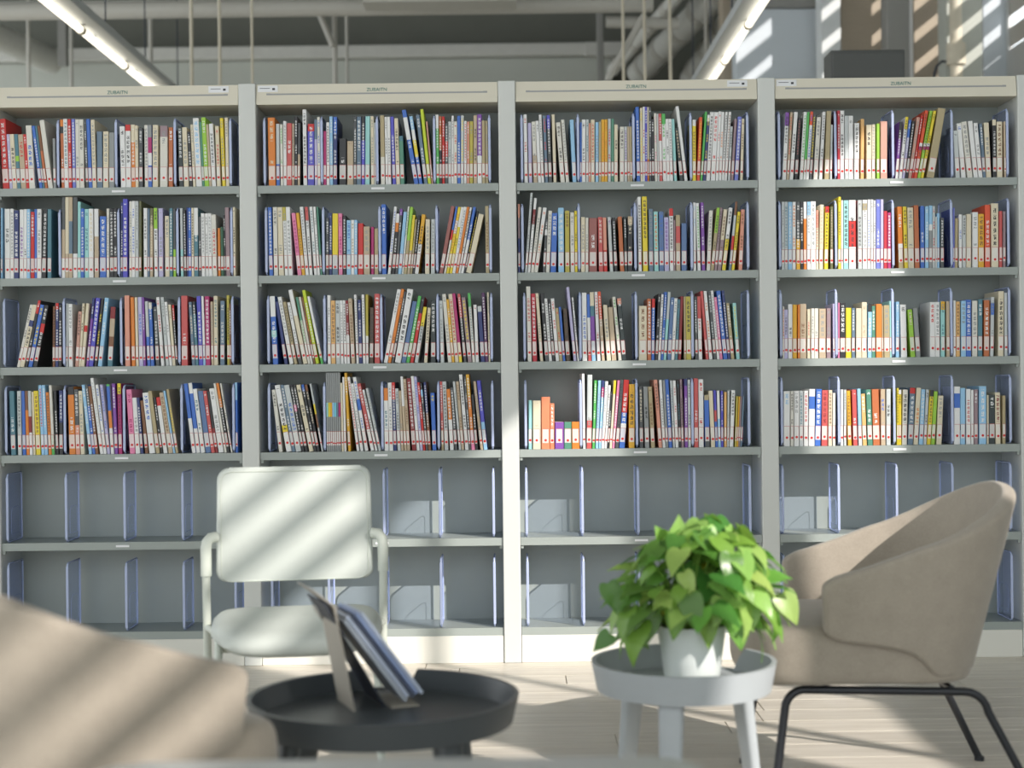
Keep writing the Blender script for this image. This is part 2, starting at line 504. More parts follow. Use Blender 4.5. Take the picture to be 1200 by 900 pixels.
for b in range(4):
    x0 = XC + (b - 2) * PITCH + UP / 2
    x1 = XC + (b - 1) * PITCH - UP / 2
    bay_x.append((x0, x1))
    c = (x0 + x1) / 2
    w = x1 - x0
    root = empty('bookcase', (c, D, 0))
    tag(root, CASE_LABEL[b], 'bookcase', 'bookcases standing in a row')
    MB().box(-w / 2, w / 2, DEP, DEP + 0.012, 0, ZTOP - 0.004).build('back_panel', M_STEEL, root)
    MB().box(-w / 2 + 0.0008, w / 2 - 0.0008, 0.0, DEP, 0, SHELF_Z[5] - EDGE - 0.0004, bev=0.002, seg=1).build('plinth', M_PLINTH, root)
    # header: sloped fascia with return underneath
    hd = MB()
    hd.prism([(-w / 2 + 0.001, -0.004, ZHEAD), (-w / 2 + 0.001, 0.006, ZTOP), (-w / 2 + 0.001, DEP, ZTOP), (-w / 2 + 0.001, DEP, ZTOP - 0.012), (-w / 2 + 0.001, 0.03, ZTOP - 0.014), (-w / 2 + 0.001, 0.03, ZHEAD)], (w - 0.002, 0, 0), bev=0.0015, seg=1)
    ho = hd.build('header', M_HEADER, root)
    un = MB().box(-w / 2 + 0.001, w / 2 - 0.001, 0.0303, DEP, ZHEAD, ZHEAD + 0.01).build('underside', M_HEADER, ho)
    sl = (0.010) / (ZTOP - ZHEAD)
    def face_y(z):
        return -0.004 + (z - ZHEAD) * sl
    zs = ZHEAD + 0.036
    MB().box(-w / 2 + 0.04, w / 2 - 0.04, face_y(zs) - 0.0006, face_y(zs) + 0.002, zs, zs + 0.007).build('label_slot', M_SLOT, ho)
    MB().box(-w / 2 + 0.055, w / 2 - 0.055, face_y(zs) - 0.0012, face_y(zs) - 0.0004, zs + 0.006, zs + 0.0085).build('slot_lip', M_HEADER, ho)
    lo = link('lettering', me_text, ho, (0.0 + (0.02 if b == 3 else 0.0), face_y(ZTOP - 0.022) - 0.001, ZTOP - 0.030))
    sx = (w / 2 - 0.075) if b in (0, 2) else (-w / 2 + 0.045)
    zst = ZTOP - 0.018
    st = MB().box(sx - 0.038, sx + 0.038, face_y(zst) - 0.0014, face_y(zst), zst - 0.015, zst + 0.013).build('sticker', M_PAPER, ho)
    MB().box(sx + 0.017, sx + 0.027, face_y(zst) - 0.002, face_y(zst) - 0.0014, zst - 0.004, zst + 0.004).box(sx - 0.03, sx + 0.008, face_y(zst) - 0.002, face_y(zst) - 0.0014, zst + 0.002, zst + 0.004).build('sticker_print', M_INKK, ho)
    ups = [1] if b else [0, 1]
    for u in ups:
        ux = (w / 2 + UP / 2) if u else (-w / 2 - UP / 2)
        MB().box(ux - UP / 2 + 0.0004, ux + UP / 2 - 0.0004, -0.006, DEP + 0.012, 0, ZTOP + 0.003, bev=0.004, seg=2).build('upright', M_UPRIGHT, root)
    for i, z in enumerate(SHELF_Z):
        s = MB()
        s.box(-w / 2 + 0.0012, w / 2 - 0.0012, 0.002, DEP - 0.0005, z - 0.006, z)
        s.box(-w / 2 + 0.0012, w / 2 - 0.0012, 0.002, 0.006, z - EDGE, z - 0.006)
        s.box(-w / 2 + 0.0012, w / 2 - 0.0012, 0.006, 0.02, z - EDGE, z - EDGE + 0.002)
        so = s.build('shelf', M_STEEL, root)
        if i < 5:
            MB().box(-0.025, 0.025, 0.0, 0.002, z - 0.019, z - 0.011).build('shelf_label', M_PAPER, so)
        for q in (-1, 1):
            MB().box(q * (w / 2 - 0.007) - 0.005, q * (w / 2 - 0.007) + 0.005, 0.0075, 0.02, z - EDGE - 0.012, z - EDGE - 0.0004).build('shelf_clip', M_STEEL, so)

# ================================================================ clear dividers
def acrylic(name, tint, mixv, rough):
    m = bpy.data.materials.new(name)
    m.use_nodes = True
    nt = m.node_tree
    out = nt.nodes['Material Output']
    b = nt.nodes['Principled BSDF']
    b.inputs['Base Color'].default_value = (*lin(tint), 1)
    b.inputs['Roughness'].default_value = rough
    tr = nt.nodes.new('ShaderNodeBsdfTransparent')
    tr.inputs['Color'].default_value = (*lin((240, 244, 254)), 1)
    mx = nt.nodes.new('ShaderNodeMixShader')
    mx.inputs['Fac'].default_value = mixv
    nt.links.new(tr.outputs[0], mx.inputs[1])
    nt.links.new(b.outputs[0], mx.inputs[2])
    nt.links.new(mx.outputs[0], out.inputs['Surface'])
    return m


M_ACR = acrylic('clear_acrylic', (196, 205, 240), 0.10, 0.12)
M_ACRE = acrylic('clear_acrylic_edge', (198, 210, 240), 0.72, 0.15)
DH, DD = 0.263, 0.175
pan = MB()
out = rrect(0.003, DD, 0.0, DH, (0.016, 0.012, 0.012, 0.016), 4)
pan.prism([(-0.0012, y_, z_) for y_, z_ in out], (0.0024, 0, 0))
ME_PAN = pan.mesh('divider_panel', M_ACR)
rim = MB()
inn = rrect(0.004, DD - 0.006, 0.004, DH - 0.004, (0.015, 0.012, 0.012, 0.015), 4)
rim.tube([(0, y_, z_) for y_, z_ in inn] + [(0, *inn[0])], 0.0036, 6, cap=False)
ME_RIM = rim.mesh('edge_rim', M_ACRE, smooth=60)
em = MB()
e1 = rrect(0.05, DD - 0.03, 0.03, DH * 0.5, (0.03, 0.02, 0.004, 0.004), 4)
em.tube([(0, y_, z_) for y_, z_ in e1] + [(0, *e1[0])], 0.0009, 5, cap=False)
ME_EMB = em.mesh('embossed_line', M_ACRE, smooth=60)
fl = MB().box(-0.0048, 0.0048, 0.0008, 0.0035, 0.012, DH - 0.016, bev=0.0012, seg=1)
ME_FLG = fl.mesh('front_flange', M_ACRE)
ft = MB().box(-0.012, 0.03, 0.02, DD - 0.03, 0.0, 0.0016)
ME_FOOT = ft.mesh('foot_plate', M_ACR)
UNITS = ['first', 'second', 'third', 'fourth', 'fifth', 'sixth', 'seventh', 'eighth', 'ninth']
ORD = ['zeroth'] + UNITS + ['tenth', 'eleventh', 'twelfth', 'thirteenth', 'fourteenth', 'fifteenth', 'sixteenth', 'seventeenth', 'eighteenth', 'nineteenth']
for tens, th_ in (('twenty', 'twentieth'), ('thirty', 'thirtieth'), ('forty', 'fortieth'), ('fifty', 'fiftieth'), ('sixty', 'sixtieth')):
    ORD += [th_] + [tens + '-' + s for s in UNITS]
ROWN = ['top shelf', 'second shelf', 'third shelf', 'fourth shelf', 'fifth shelf', 'bottom shelf']
# photo x of the front edge of every divider, per bookcase and shelf
DIV = {
    (0, 0): [68, 136, 205, 272.5], (0, 1): [70, 139, 208, 274], (0, 2): [5, 75, 142, 210, 277.5], (0, 3): [7, 76, 145.5, 213, 279],
    (0, 4): [8.5, 77.5, 146, 214, 281], (0, 5): [10, 79, 148, 215.5, 282.5],
    (1, 0): [310, 377, 442, 509, 576], (1, 1): [312, 379, 445, 512, 577.5], (1, 2): [314.5, 380.5, 447, 513, 578.5], (1, 3): [315.5, 380.3, 448, 514, 580],
    (1, 4): [317, 383.5, 450, 515.5, 581.5], (1, 5): [319, 385.5, 451.5, 517, 583],
    (2, 0): [611.5, 677.5, 742.5, 809.5, 876], (2, 1): [612.3, 678.5, 744.5, 810.5, 876.5], (2, 2): [614.7, 680, 745.5, 811.5, 877], (2, 3): [616, 680.6, 746.2, 811.5, 877.7],
    (2, 4): [617, 682.5, 748, 814, 879], (2, 5): [618.5, 684, 749.5, 815, 880],
    (3, 0): [913, 979, 1046.3, 1115.5, 1184], (3, 1): [913.3, 979.5, 1046.5, 1115, 1183], (3, 2): [914, 980, 1046.3, 1115, 1184], (3, 3): [914.5, 983, 1048, 1116, 1184.5],
    (3, 4): [916.5, 983, 1051, 1116.5, 1184.5], (3, 5): [918, 985, 1052, 1118, 1186],
}
DIV_X = {}
for (b, r), xs in DIV.items():
    DIV_X[(b, r)] = []
    for k, x in enumerate(xs):
        X = px(x, SHELF_Y[r] - 40, D + 0.012).x
        X = min(max(X, bay_x[b][0] + 0.015), bay_x[b][1] - 0.034)
        DIV_X[(b, r)].append(X)
        o = link('shelf_divider', ME_PAN, None, (X, D + 0.009, SHELF_Z[r] + 0.0006))
        link('edge_rim', ME_RIM, o)
        link('front_flange', ME_FLG, o)
        link('embossed_line', ME_EMB, o)
        tag(o, 'clear acrylic divider, %s from left on %s of %s' % (ORD[k + 1], ROWN[r], BAY[b]), 'divider', 'clear shelf dividers')

# ================================================================ books
PAL = {
    'w': (224, 225, 224), 'o': (214, 212, 202), 'cr': (216, 206, 180), 'be': (186, 168, 142), 'kh': (172, 158, 122), 'lg': (190, 196, 196), 'g': (142, 146, 146), 'dg': (78, 82, 84), 'k': (42, 43, 46),
    'r': (198, 44, 40), 'dr': (132, 36, 40), 'cm': (186, 46, 62), 'rs': (196, 86, 84), 'rb': (150, 92, 86), 'rt': (196, 150, 134), 'sk': (216, 150, 128), 'so': (228, 134, 96), 'ro': (218, 84, 48), 'or': (216, 126, 44), 'ob': (186, 106, 62),
    'lo': (222, 176, 112), 'br': (122, 82, 54), 'db': (84, 68, 54), 'go': (220, 168, 44), 'ye': (226, 204, 50), 'oy': (182, 170, 72), 'yg': (190, 208, 44), 'lgr': (150, 198, 64), 'gr': (84, 176, 88), 'gt': (82, 138, 116), 'dgr': (44, 90, 66), 'dk': (48, 58, 58), 'ol': (104, 106, 70),
    'te': (78, 124, 138), 'aq': (152, 206, 204), 'cy': (120, 200, 214), 'lb': (148, 194, 226), 'b': (62, 108, 192), 'bl': (88, 116, 160), 'sl': (100, 122, 142), 'nb': (46, 58, 112), 'iv': (84, 82, 188), 'pw': (112, 122, 200), 'lv': (182, 178, 212), 'pu': (128, 76, 164), 'dp': (84, 46, 92),
    'mv': (150, 128, 134), 'pk': (222, 130, 168), 'mg': (172, 44, 108),
}
CNAME = {'w': 'white', 'o': 'off-white', 'cr': 'cream', 'be': 'beige', 'kh': 'khaki', 'lg': 'light grey', 'g': 'grey', 'dg': 'dark grey', 'k': 'black', 'r': 'red', 'dr': 'dark red', 'cm': 'crimson', 'rs': 'rose red', 'rb': 'brownish red',
         'rt': 'dusty pink', 'sk': 'salmon', 'so': 'salmon orange', 'ro': 'orange red', 'or': 'orange', 'ob': 'rust brown', 'lo': 'pale orange', 'br': 'brown', 'db': 'dark brown', 'go': 'golden', 'ye': 'yellow', 'oy': 'olive yellow', 'yg': 'lime yellow',
         'lgr': 'lime green', 'gr': 'green', 'gt': 'teal green', 'dgr': 'dark green', 'dk': 'charcoal', 'ol': 'olive', 'te': 'teal', 'aq': 'aqua', 'cy': 'cyan', 'lb': 'light blue', 'b': 'blue', 'bl': 'denim blue', 'sl': 'slate blue', 'nb': 'navy',
         'iv': 'indigo', 'pw': 'periwinkle', 'lv': 'lilac', 'pu': 'purple', 'dp': 'dark purple', 'mv': 'mauve', 'pk': 'pink', 'mg': 'magenta'}
# per crop of the photograph, eight times enlarged: case, shelf, origin x, origin y, shelf line, then books: left right top lean colours+ink
RAW = [
(0, 0, 0, 120, 770, '25 85 110 -15 r+w;88 118 255 -20 lv+w;118 160 255 -18 cr+k;160 195 255 -25 te.4/lgr.1/te;195 245 258 -28 be+r;245 275 258 -35 r+w;275 330 175 -50 o+b;370 400 180 -100 b+w;400 420 180 -95 te;420 445 180 -85 br.4/ob;450 495 125 -85 o;500 525 300 -10 g;575 605 125 -15 or.1/k.1/ob+w;605 645 120 -15 w+te;645 675 122 -12 r+w;680 712 122 -12 pw+w;712 748 125 -10 o+g;748 790 125 -8 o+dg;805 830 125 -25 dg+w;832 865 122 -30 b;868 905 130 -20 cr+g;910 960 240 -5 sl;965 1015 240 0 cr+g;1020 1070 250 0 g;1135 1185 195 -15 w+dg'),
(0, 0, 140, 120, 770, '60 110 180 -10 r.1/w+k;113 150 180 -8 cr.28/or+w;150 180 190 -8 cr+g;185 220 210 -5 dg+w;235 270 185 -5 o+g;270 305 185 -5 g.2/mg.25/w.2/b;308 360 185 0 cr+g;380 450 195 0 mv.18/o+g;460 500 210 0 ob+w;560 600 195 -15 dk+w;605 650 210 -20 cr+g;655 685 250 -25 k+w;690 715 185 -20 cr+g;720 775 125 -35 w+lb;775 800 160 -30 gt;800 840 120 -40 lgr+w;842 865 185 -35 be;867 905 178 -30 w+dg;915 950 203 -20 cr+r;965 995 128 -25 ye+g;1000 1030 125 -15 cr+g'),
(0, 1, 0, 220, 825, '2 22 160 0 lb;45 95 170 -5 w+dg;97 130 170 -3 w+g;132 175 185 0 nb+w;180 220 178 0 w+pu;222 250 175 0 w+k;252 282 175 0 lb+w;284 320 200 0 r+w;322 345 175 0 b;347 388 175 0 w+g;390 430 178 15 k+w;445 482 178 0 te;575 610 60 0 dg.4/be.4/w;610 645 60 0 cr.7/be;645 680 60 0 be.3/sl.4/be;682 725 60 0 dg.7/w;727 755 110 0 aq;755 787 175 0 b+w;792 830 180 0 aq+te;832 875 178 -5 w+cr;885 925 180 -5 w.4/be;935 993 250 0 b+w;997 1022 178 0 o+g;1030 1065 178 0 k+w;1067 1100 178 0 k+w;1128 1150 120 0 nb+w;1152 1195 90 0 iv+w'),
(0, 1, 140, 220, 822, '90 115 108 0 o+g;117 147 108 -3 w+b;149 180 108 -3 lg+g;182 205 108 0 ol+dg;228 262 175 -3 w+dg;264 282 178 0 sl;284 312 175 0 ol.25/be+cr;327 360 175 -8 lgr.3/w+k;370 410 178 -5 lv+g;427 468 250 -5 cr+g;470 500 178 0 te+w;505 530 180 -10 dg.6/lgr;575 600 180 -10 lg.6/aq;607 630 200 -12 k+w;632 645 170 -5 nb;647 675 178 -5 b+w;677 700 178 -5 cr+k;702 740 178 -5 w.4/te+w;745 768 260 -3 dg+w;772 805 230 -10 w+g;807 835 230 -8 w+g;837 870 230 -12 w+g;874 915 242 -15 o+r;925 948 370 -5 or;952 980 360 -10 dgr;982 1000 250 -12 k+w;1003 1045 178 -15 mv;1055 1090 175 -15 cr+k'),
(0, 2, 0, 330, 795, '155 183 205 130 o+dg;185 225 205 125 cr.25/nb.1/cr+k;232 258 165 125 r.2/k+w;262 300 205 112 b+ye;305 345 210 105 k.3/r.15/k+w;490 514 225 5 br+k;516 545 195 3 r.1/nb+w;547 578 210 2 k+w;610 636 200 0 lg;642 680 205 -5 w+g;702 733 275 30 rt+k;735 758 200 35 cr+k;760 790 200 48 cr.35/r.1/cr;806 829 150 60 nb.3/pu+w;831 872 150 68 iv+w;882 908 160 66 k+ye;917 955 150 65 lb+w;1005 1052 235 30 dr.2/be.3/br.2/te'),
(0, 2, 140, 330, 785, '55 100 122 -10 sk;115 148 140 -15 or;155 180 140 -15 cr;185 222 138 -15 lv+b;224 245 140 -16 pu+w;262 290 178 -25 lg.55/b;295 325 190 -25 o.1/b+w;340 375 230 -25 dg+w;390 420 140 -50 w+r;435 465 140 -52 lg+g;470 495 185 -50 w+g;500 525 210 -45 cr+g;530 548 215 -40 r.25/k+w;582 640 130 -5 rs+w;680 710 188 -35 sl+cr;713 740 185 -33 k.2/te+w;745 783 135 -25 iv+w;786 808 135 -20 w.7/lb;811 852 138 -12 mg+w;860 884 188 -10 be+g;886 922 135 -5 cr+te;945 985 182 0 sl+o;1010 1035 130 15 oy+k;1037 1060 210 14 br+w'),
(0, 3, 0, 435, 802, '105 150 200 -20 te+w;170 205 200 -10 lg+dg;211 243 200 -15 b;247 277 200 -20 br.3/or;279 307 200 -20 lg.4/dr.25/w;310 332 210 -18 cr;340 382 200 -28 ye+br;388 418 148 -30 lb+r;421 450 148 -30 lb+w;455 483 215 -30 or+k;486 512 150 -30 o.8/gr;525 550 200 -25 k+w;555 590 200 -5 nb.5/k+w;650 708 165 -15 k.12/or+w;712 752 190 -15 dg.55/sk+w;756 793 205 -20 cr+g;835 865 148 -78 lb+w;868 895 150 -75 dg.3/b+w;897 925 160 -75 br+w;940 970 85 -95 w+lg;974 1000 148 -80 w+b;1004 1032 148 -72 lv+b;1040 1070 145 -45 gr.03/b.35/or.25/w;1076 1106 140 -30 pu+w;1112 1145 140 -15 ye.15/mg+k'),
(0, 3, 140, 435, 790, '97 147 185 -35 pk+mg;151 193 262 -33 w+g;200 226 262 -42 nb+w;240 270 290 -48 br+k;280 335 215 -68 w+b;345 380 200 -78 kh;386 408 260 -68 k+w;412 450 260 -72 r.15/w.15/w+r;462 503 215 -95 be+br;506 524 200 -95 lb;527 552 185 -92 kh+ye;682 717 135 -80 b.5/w;722 758 130 -78 w.15/b.5/w;765 803 185 -80 w+te;810 858 205 -76 bl;862 895 205 -80 rs+w;900 925 210 -82 k.6/dr;930 978 182 -92 w+g;985 1006 135 -108 o;1009 1035 135 -106 or.35/k+w;1045 1075 138 -105 o+k;1090 1110 132 -110 lb.25/b'),
(1, 0, 300, 115, 808, '120 185 168 -10 or+cr;190 222 225 -5 lg.65/b;230 255 230 -8 o+gr;258 288 200 -5 w+g;290 335 222 0 rs+w;337 358 225 0 be+g;360 388 160 0 k+w;390 412 220 3 dg.5/be;445 480 95 -10 w+k;485 545 230 0 r.12/iv+w;552 578 190 0 sl.3/lv;580 605 168 0 o+b;635 660 300 0 mg;662 690 218 -5 w+dg;692 722 162 -5 lb+w;725 760 168 0 b.25/nb+w;780 845 370 0 k+w;855 912 395 0 be+br;915 942 165 0 dg+w;945 985 168 0 sl+w;990 1020 165 0 k.35/iv+w;1023 1065 165 3 aq;1080 1110 165 0 cr+g;1112 1130 225 0 lg'),
(1, 0, 440, 115, 800, '52 90 150 -10 kh.6/o;95 119 165 -12 w+g;121 148 165 -10 w+g;160 192 162 -25 iv+w;196 232 178 -22 cr+k;236 272 345 -15 te.1/gt;365 405 98 -120 b.1/w.3/b+w;411 442 160 -95 lb.2/w.15/ye.25/b+w;457 490 150 -78 sl+w;494 523 95 -75 yg;527 545 210 -55 rt;572 599 150 -8 w.2/gr+w;601 624 165 -6 ob.5/k+w;627 650 168 -3 r+w;653 680 230 0 dg.3/r.25/dg+w;682 711 215 0 lg+g;713 734 160 0 w+g;736 765 215 0 o+r;768 798 162 -3 b+w;801 828 160 0 lg+ye;832 854 212 0 w+r;856 880 218 0 sk+w;883 915 215 0 oy+g;920 952 160 0 be+k;957 998 152 4 pu.6/w+w;1001 1030 210 0 kh;1033 1068 210 0 kh+g'),
(1, 1, 300, 225, 772, '125 160 130 -15 b+w;169 208 130 -12 o+dg;215 262 130 -12 cr+g;271 302 130 -25 oy.2/w+g;306 345 130 -32 w+g;391 428 185 -60 pk+mg;431 460 185 -57 go+br;464 495 128 -55 w+g;502 530 130 -46 rs.2/w+k;546 574 130 -45 w+te;577 600 130 -42 w+g;605 628 130 -40 gt;655 683 235 0 dg+w;686 712 190 0 nb+w;716 768 195 0 ye.7/sl;776 812 195 -5 pk+mg;816 845 215 -3 k+w;850 888 260 0 lb+b;891 921 258 0 w+kh;923 950 258 0 lb+w;956 1005 290 0 r;1012 1068 322 -3 be+g;1078 1105 325 0 mg;1111 1146 340 0 kh'),
(1, 1, 440, 225, 765, '60 102 108 -5 b+w;115 141 130 60 w+b;150 180 195 48 w.15/or.15/k+w;184 208 150 45 pu.1/dg+w;212 243 180 52 lb;246 261 130 58 w+gr;264 292 135 65 lgr.5/kh;296 322 210 48 ye.6/be;325 343 250 48 kh+ol;346 364 215 58 k+w;367 402 205 68 go.5/w+k;465 505 252 5 cr+g;520 556 252 3 lg+g;597 632 130 112 rb;641 660 135 113 b.35/r.15/o;662 688 140 113 ye.2/w.2/ye+or;691 717 140 112 w.3/ye+k;720 748 140 110 w+sl;751 773 140 108 or;776 796 145 108 w+k;799 826 140 118 b.5/w+w;829 843 180 125 k+ye;846 896 205 122 cr;1036 1078 135 4 kh+br'),
(1, 2, 300, 330, 772, '160 208 130 -35 w.3/b.2/aq.1/b+w;268 298 180 -90 nb;316 352 135 -118 w+g;360 388 185 -108 kh+k;400 430 188 -110 w.7/dg+g;446 484 70 -145 w.35/cr;488 511 140 -118 gt.35/o+gr;514 535 140 -116 o;540 559 140 -118 br+or;562 592 75 -132 yg+w;610 637 135 -132 w.85/gr;672 702 128 -5 w+g;706 745 178 -5 lo+br;750 791 178 -6 lg+k;796 822 178 -6 w+g;828 852 178 -14 w+k;855 881 180 -20 dr.55/w+w;895 930 160 -33 be+br;942 965 125 -24 w+g;969 998 175 -16 nb+w;1004 1029 125 -14 w+g;1031 1055 125 -5 oy.6/w;1065 1100 248 4 db+k;1112 1160 120 0 rs+w'),
(1, 2, 440, 330, 762, '77 113 68 128 w+g;116 144 65 128 or+br;148 170 90 120 dg+w;180 236 65 120 w+k;240 283 180 108 bl;288 319 132 115 gr+w;322 355 140 108 k.25/r+w;366 398 235 85 ye.35/lg+k;455 485 245 35 cr+k;520 563 180 0 dk+w;612 645 180 -14 lg+g;681 716 118 -60 o+g;719 742 168 -62 go+w;746 782 118 -68 cr+r;786 814 112 -66 mg.85/ye;828 855 118 -60 rs.35/dg+w;868 905 152 -62 mv+ye;910 936 112 -46 gr.2/o+te;940 970 222 -22 w+r;990 1027 235 -34 lg.1/nb+lg;1030 1058 110 -35 dp+w;1066 1096 108 -16 cr+g'),
(1, 3, 300, 432, 788, '216 250 200 -70 o+k;285 335 155 -112 w.6/ye.15/w+k;340 371 155 -113 sl+w;375 425 155 -116 lg+b;430 455 155 -112 k.3/pk.1/k+w;460 486 155 -118 k+w;500 540 155 -126 cr+k;545 569 155 -122 b.1/k+w;572 598 155 -120 br.1/k+cr;616 646 148 -115 lg.3/ye.15/br.2/lg;664 682 38 0 g.38/aq.18/g;683 701 38 0 g.38/ye.18/g;702 720 38 0 g.38/go.18/g;721 739 38 0 g.38/lb.18/g;740 758 38 0 g.38/cy.18/g;759 777 38 0 g.38/sl.18/g;778 798 38 0 g.38/mg.18/g;805 824 145 0 cr;827 848 90 -3 w;866 890 52 -52 go+w;946 970 90 -110 w+r;981 1008 150 -110 w+g;1022 1054 90 -140 w.3/b.15/w+b;1078 1110 150 -146 rs.68/w+w;1118 1140 210 -134 w+k;1150 1184 195 -124 lg+g'),
(1, 3, 440, 432, 775, '86 126 185 -10 or.2/w+te;131 166 135 -24 w+g;170 200 132 -30 r.25/nb+w;208 238 190 -25 lg+dg;241 265 210 -22 be+g;271 295 78 -38 w.4/be;299 326 100 -44 be+br;345 384 95 -54 dr+w;388 416 75 -52 w+g;420 445 80 -62 lv+b;448 470 135 -60 r+w;474 494 140 -58 k.1/lb.1/dg+w;497 522 132 -48 nb.45/br+w;535 572 235 -20 b+ye;620 642 130 -30 rs.7/kh+w;650 685 130 -34 lg+k;700 735 200 -38 or.5/w+w;741 770 185 -44 dg+w;783 805 130 -58 lg+g;808 834 130 -54 be+br;842 874 65 -60 w+k;877 898 80 -50 dg+w;902 932 65 -56 go.3/or.5/pk+w;937 962 255 -40 k+w;985 1010 130 -68 be+g;1016 1050 122 -66 iv.6/lb+w'),
(2, 0, 600, 115, 788, '118 150 145 -12 w+r;158 190 225 -10 lv;203 240 212 -20 o.55/be+g;245 274 205 -24 w+g;277 302 148 -25 w+g;311 340 158 -24 sl+r;346 376 155 -22 iv.2/dg+w;390 418 148 -18 cr;457 497 222 -45 o+k;506 536 198 -46 o+g;570 605 200 -28 lb;632 654 225 0 b;656 690 200 0 w+dg;694 719 200 0 lg+te;721 738 235 0 sk;741 775 200 0 cr+r;783 812 225 0 lb+g;815 838 220 0 kh;840 867 200 0 go+or;869 895 200 0 go+or;900 928 195 0 lg+r;931 957 195 0 gt;960 992 250 0 cr+k;1012 1051 270 0 o+k;1055 1081 270 0 lg+pu;1085 1107 270 0 be;1109 1134 270 0 kh'),
(2, 0, 740, 115, 770, '50 82 68 -12 b+w;85 107 78 -5 cr+ye;109 127 68 -2 w+r;129 149 68 0 iv+w;151 166 70 0 cr.7/or;169 189 70 -5 dg+w;192 217 185 -8 k+w;221 244 130 -15 o+pk;246 264 135 -8 lg;266 292 135 -10 rs.4/w.4/rs+w;296 332 135 -8 gr.15/w+gr;334 361 185 -5 w+k;363 391 185 -8 w+g;402 428 185 -28 aq;456 488 265 -66 dk+be;500 528 65 -92 w;575 606 195 -2 w.1/ye+br;613 642 170 25 ro+ye;646 666 122 45 gr;671 696 150 46 w.1/nb+ye;702 736 125 42 w+k;743 786 125 28 w+r;790 814 120 25 w+r;817 844 125 28 w+or;847 870 125 34 w+k;873 896 125 40 w+br;905 926 260 25 lg+k;932 956 190 36 mv;966 1000 170 34 pw+w;1020 1045 190 15 cr+br'),
(2, 1, 600, 220, 785, '56 78 140 -5 sk.2/mv.3/nb;121 142 35 52 lg+g;147 171 85 62 w.15/dr.2/w+g;176 205 170 72 o+g;208 242 175 84 w.5/o+so;288 313 285 25 dg.2/w.1/dg+w;318 352 205 26 o+g;361 412 228 14 b+w;435 488 180 -3 lb+w;500 540 208 -3 oy+br;550 587 225 -5 o+g;590 615 210 0 ye+k;648 685 270 0 cr+g;690 716 275 0 o+g;722 798 278 0 rb+w;816 856 272 -10 rs.0/rs+o;862 895 275 -12 sk.6/r;920 950 272 -24 lg+pu;960 990 278 -22 k+w;1016 1054 268 -24 ob;1058 1083 268 -12 dk+w;1086 1130 268 0 be.15/k+cr'),
(2, 1, 740, 220, 770, '68 98 70 -10 w+k;111 156 68 -12 ye+k;166 206 185 -5 sl+g;215 256 210 -8 aq+or;263 306 210 -5 bl+b;312 353 265 -5 lv+pu;360 396 182 -5 r.12/w+k;398 412 290 0 mv;420 459 245 -3 kh.2/rs.3/be;470 518 322 0 bl;585 608 130 -5 w+lb;622 650 135 -18 w+gr;662 693 130 -15 pu+w;706 740 205 25 o+g;743 772 180 58 lgr.4/kh+k;777 802 180 54 mv+k;806 840 195 60 cr.5/mv+br;849 882 180 68 w.5/ye+k;913 936 125 60 br.2/lg.3/r.2/sl;939 965 220 58 ye+k;1005 1040 200 24 sk+br'),
(2, 2, 600, 325, 785, '148 186 80 -15 o+rs;195 235 148 -16 cm+w;265 293 145 -45 cr+g;311 345 145 -46 k.85/dg+w;349 376 195 -46 w+g;380 405 200 -46 k+w;411 443 195 -48 w+r;446 475 285 -40 kh+r;479 501 275 -42 b;509 546 290 -32 db+k;580 606 90 -70 lv;618 642 188 -54 w+k;662 705 145 -5 w+b;715 744 160 -15 b.35/w.4/rs;749 786 140 -22 cr.2/te.15/pu.45/lb;800 830 138 -28 w+r;842 870 135 -38 ro.4/be+w;890 928 260 -36 cr+g;936 980 282 -36 be;1000 1029 185 -58 o+gr;1035 1073 200 -50 sk.1/dk+w'),
(2, 2, 740, 325, 768, '71 145 258 0 cr+br;150 185 190 0 ob+w;188 217 192 5 r.15/b+w;222 247 145 30 k+w;251 273 150 30 w+k;276 299 130 36 b+w;301 327 130 42 lg.4/aq;336 370 180 40 bl+w;373 402 190 34 w+g;406 434 200 26 te+dg;439 465 172 16 dr;495 514 175 -4 kh;516 562 175 -8 oy+k;600 626 175 -14 dg+w;632 665 175 -16 rs.35/w+rs;700 724 125 -54 rs;730 760 125 -54 w+or;771 800 130 -50 dg+lg;804 827 122 -62 w+g;830 856 182 -60 pk+w;865 903 122 -68 b+w;906 931 122 -60 nb+w;936 966 240 -48 kh+w;985 1016 240 -36 aq+ye'),
(2, 3, 600, 430, 768, '156 186 308 0 aq;196 268 312 0 cr+be;276 355 278 0 so;358 396 340 0 so+w;403 485 515 0 pu;489 559 515 0 gt;563 636 515 0 or;666 690 65 -16 w;700 745 75 8 lg.62/rs.1/w.2/rs+g;752 776 128 20 gr+w;782 808 130 26 lb+g;812 834 130 32 nb.1/mg.15/lb+w;837 864 138 38 w+g;867 889 175 38 w+k;892 910 235 32 k+w;913 935 130 42 ye.2/cr;938 960 130 52 pk+w;968 999 125 50 dg+k;1005 1056 125 54 r.48/b.16/w.15/b+w;1096 1150 168 5 go+k'),
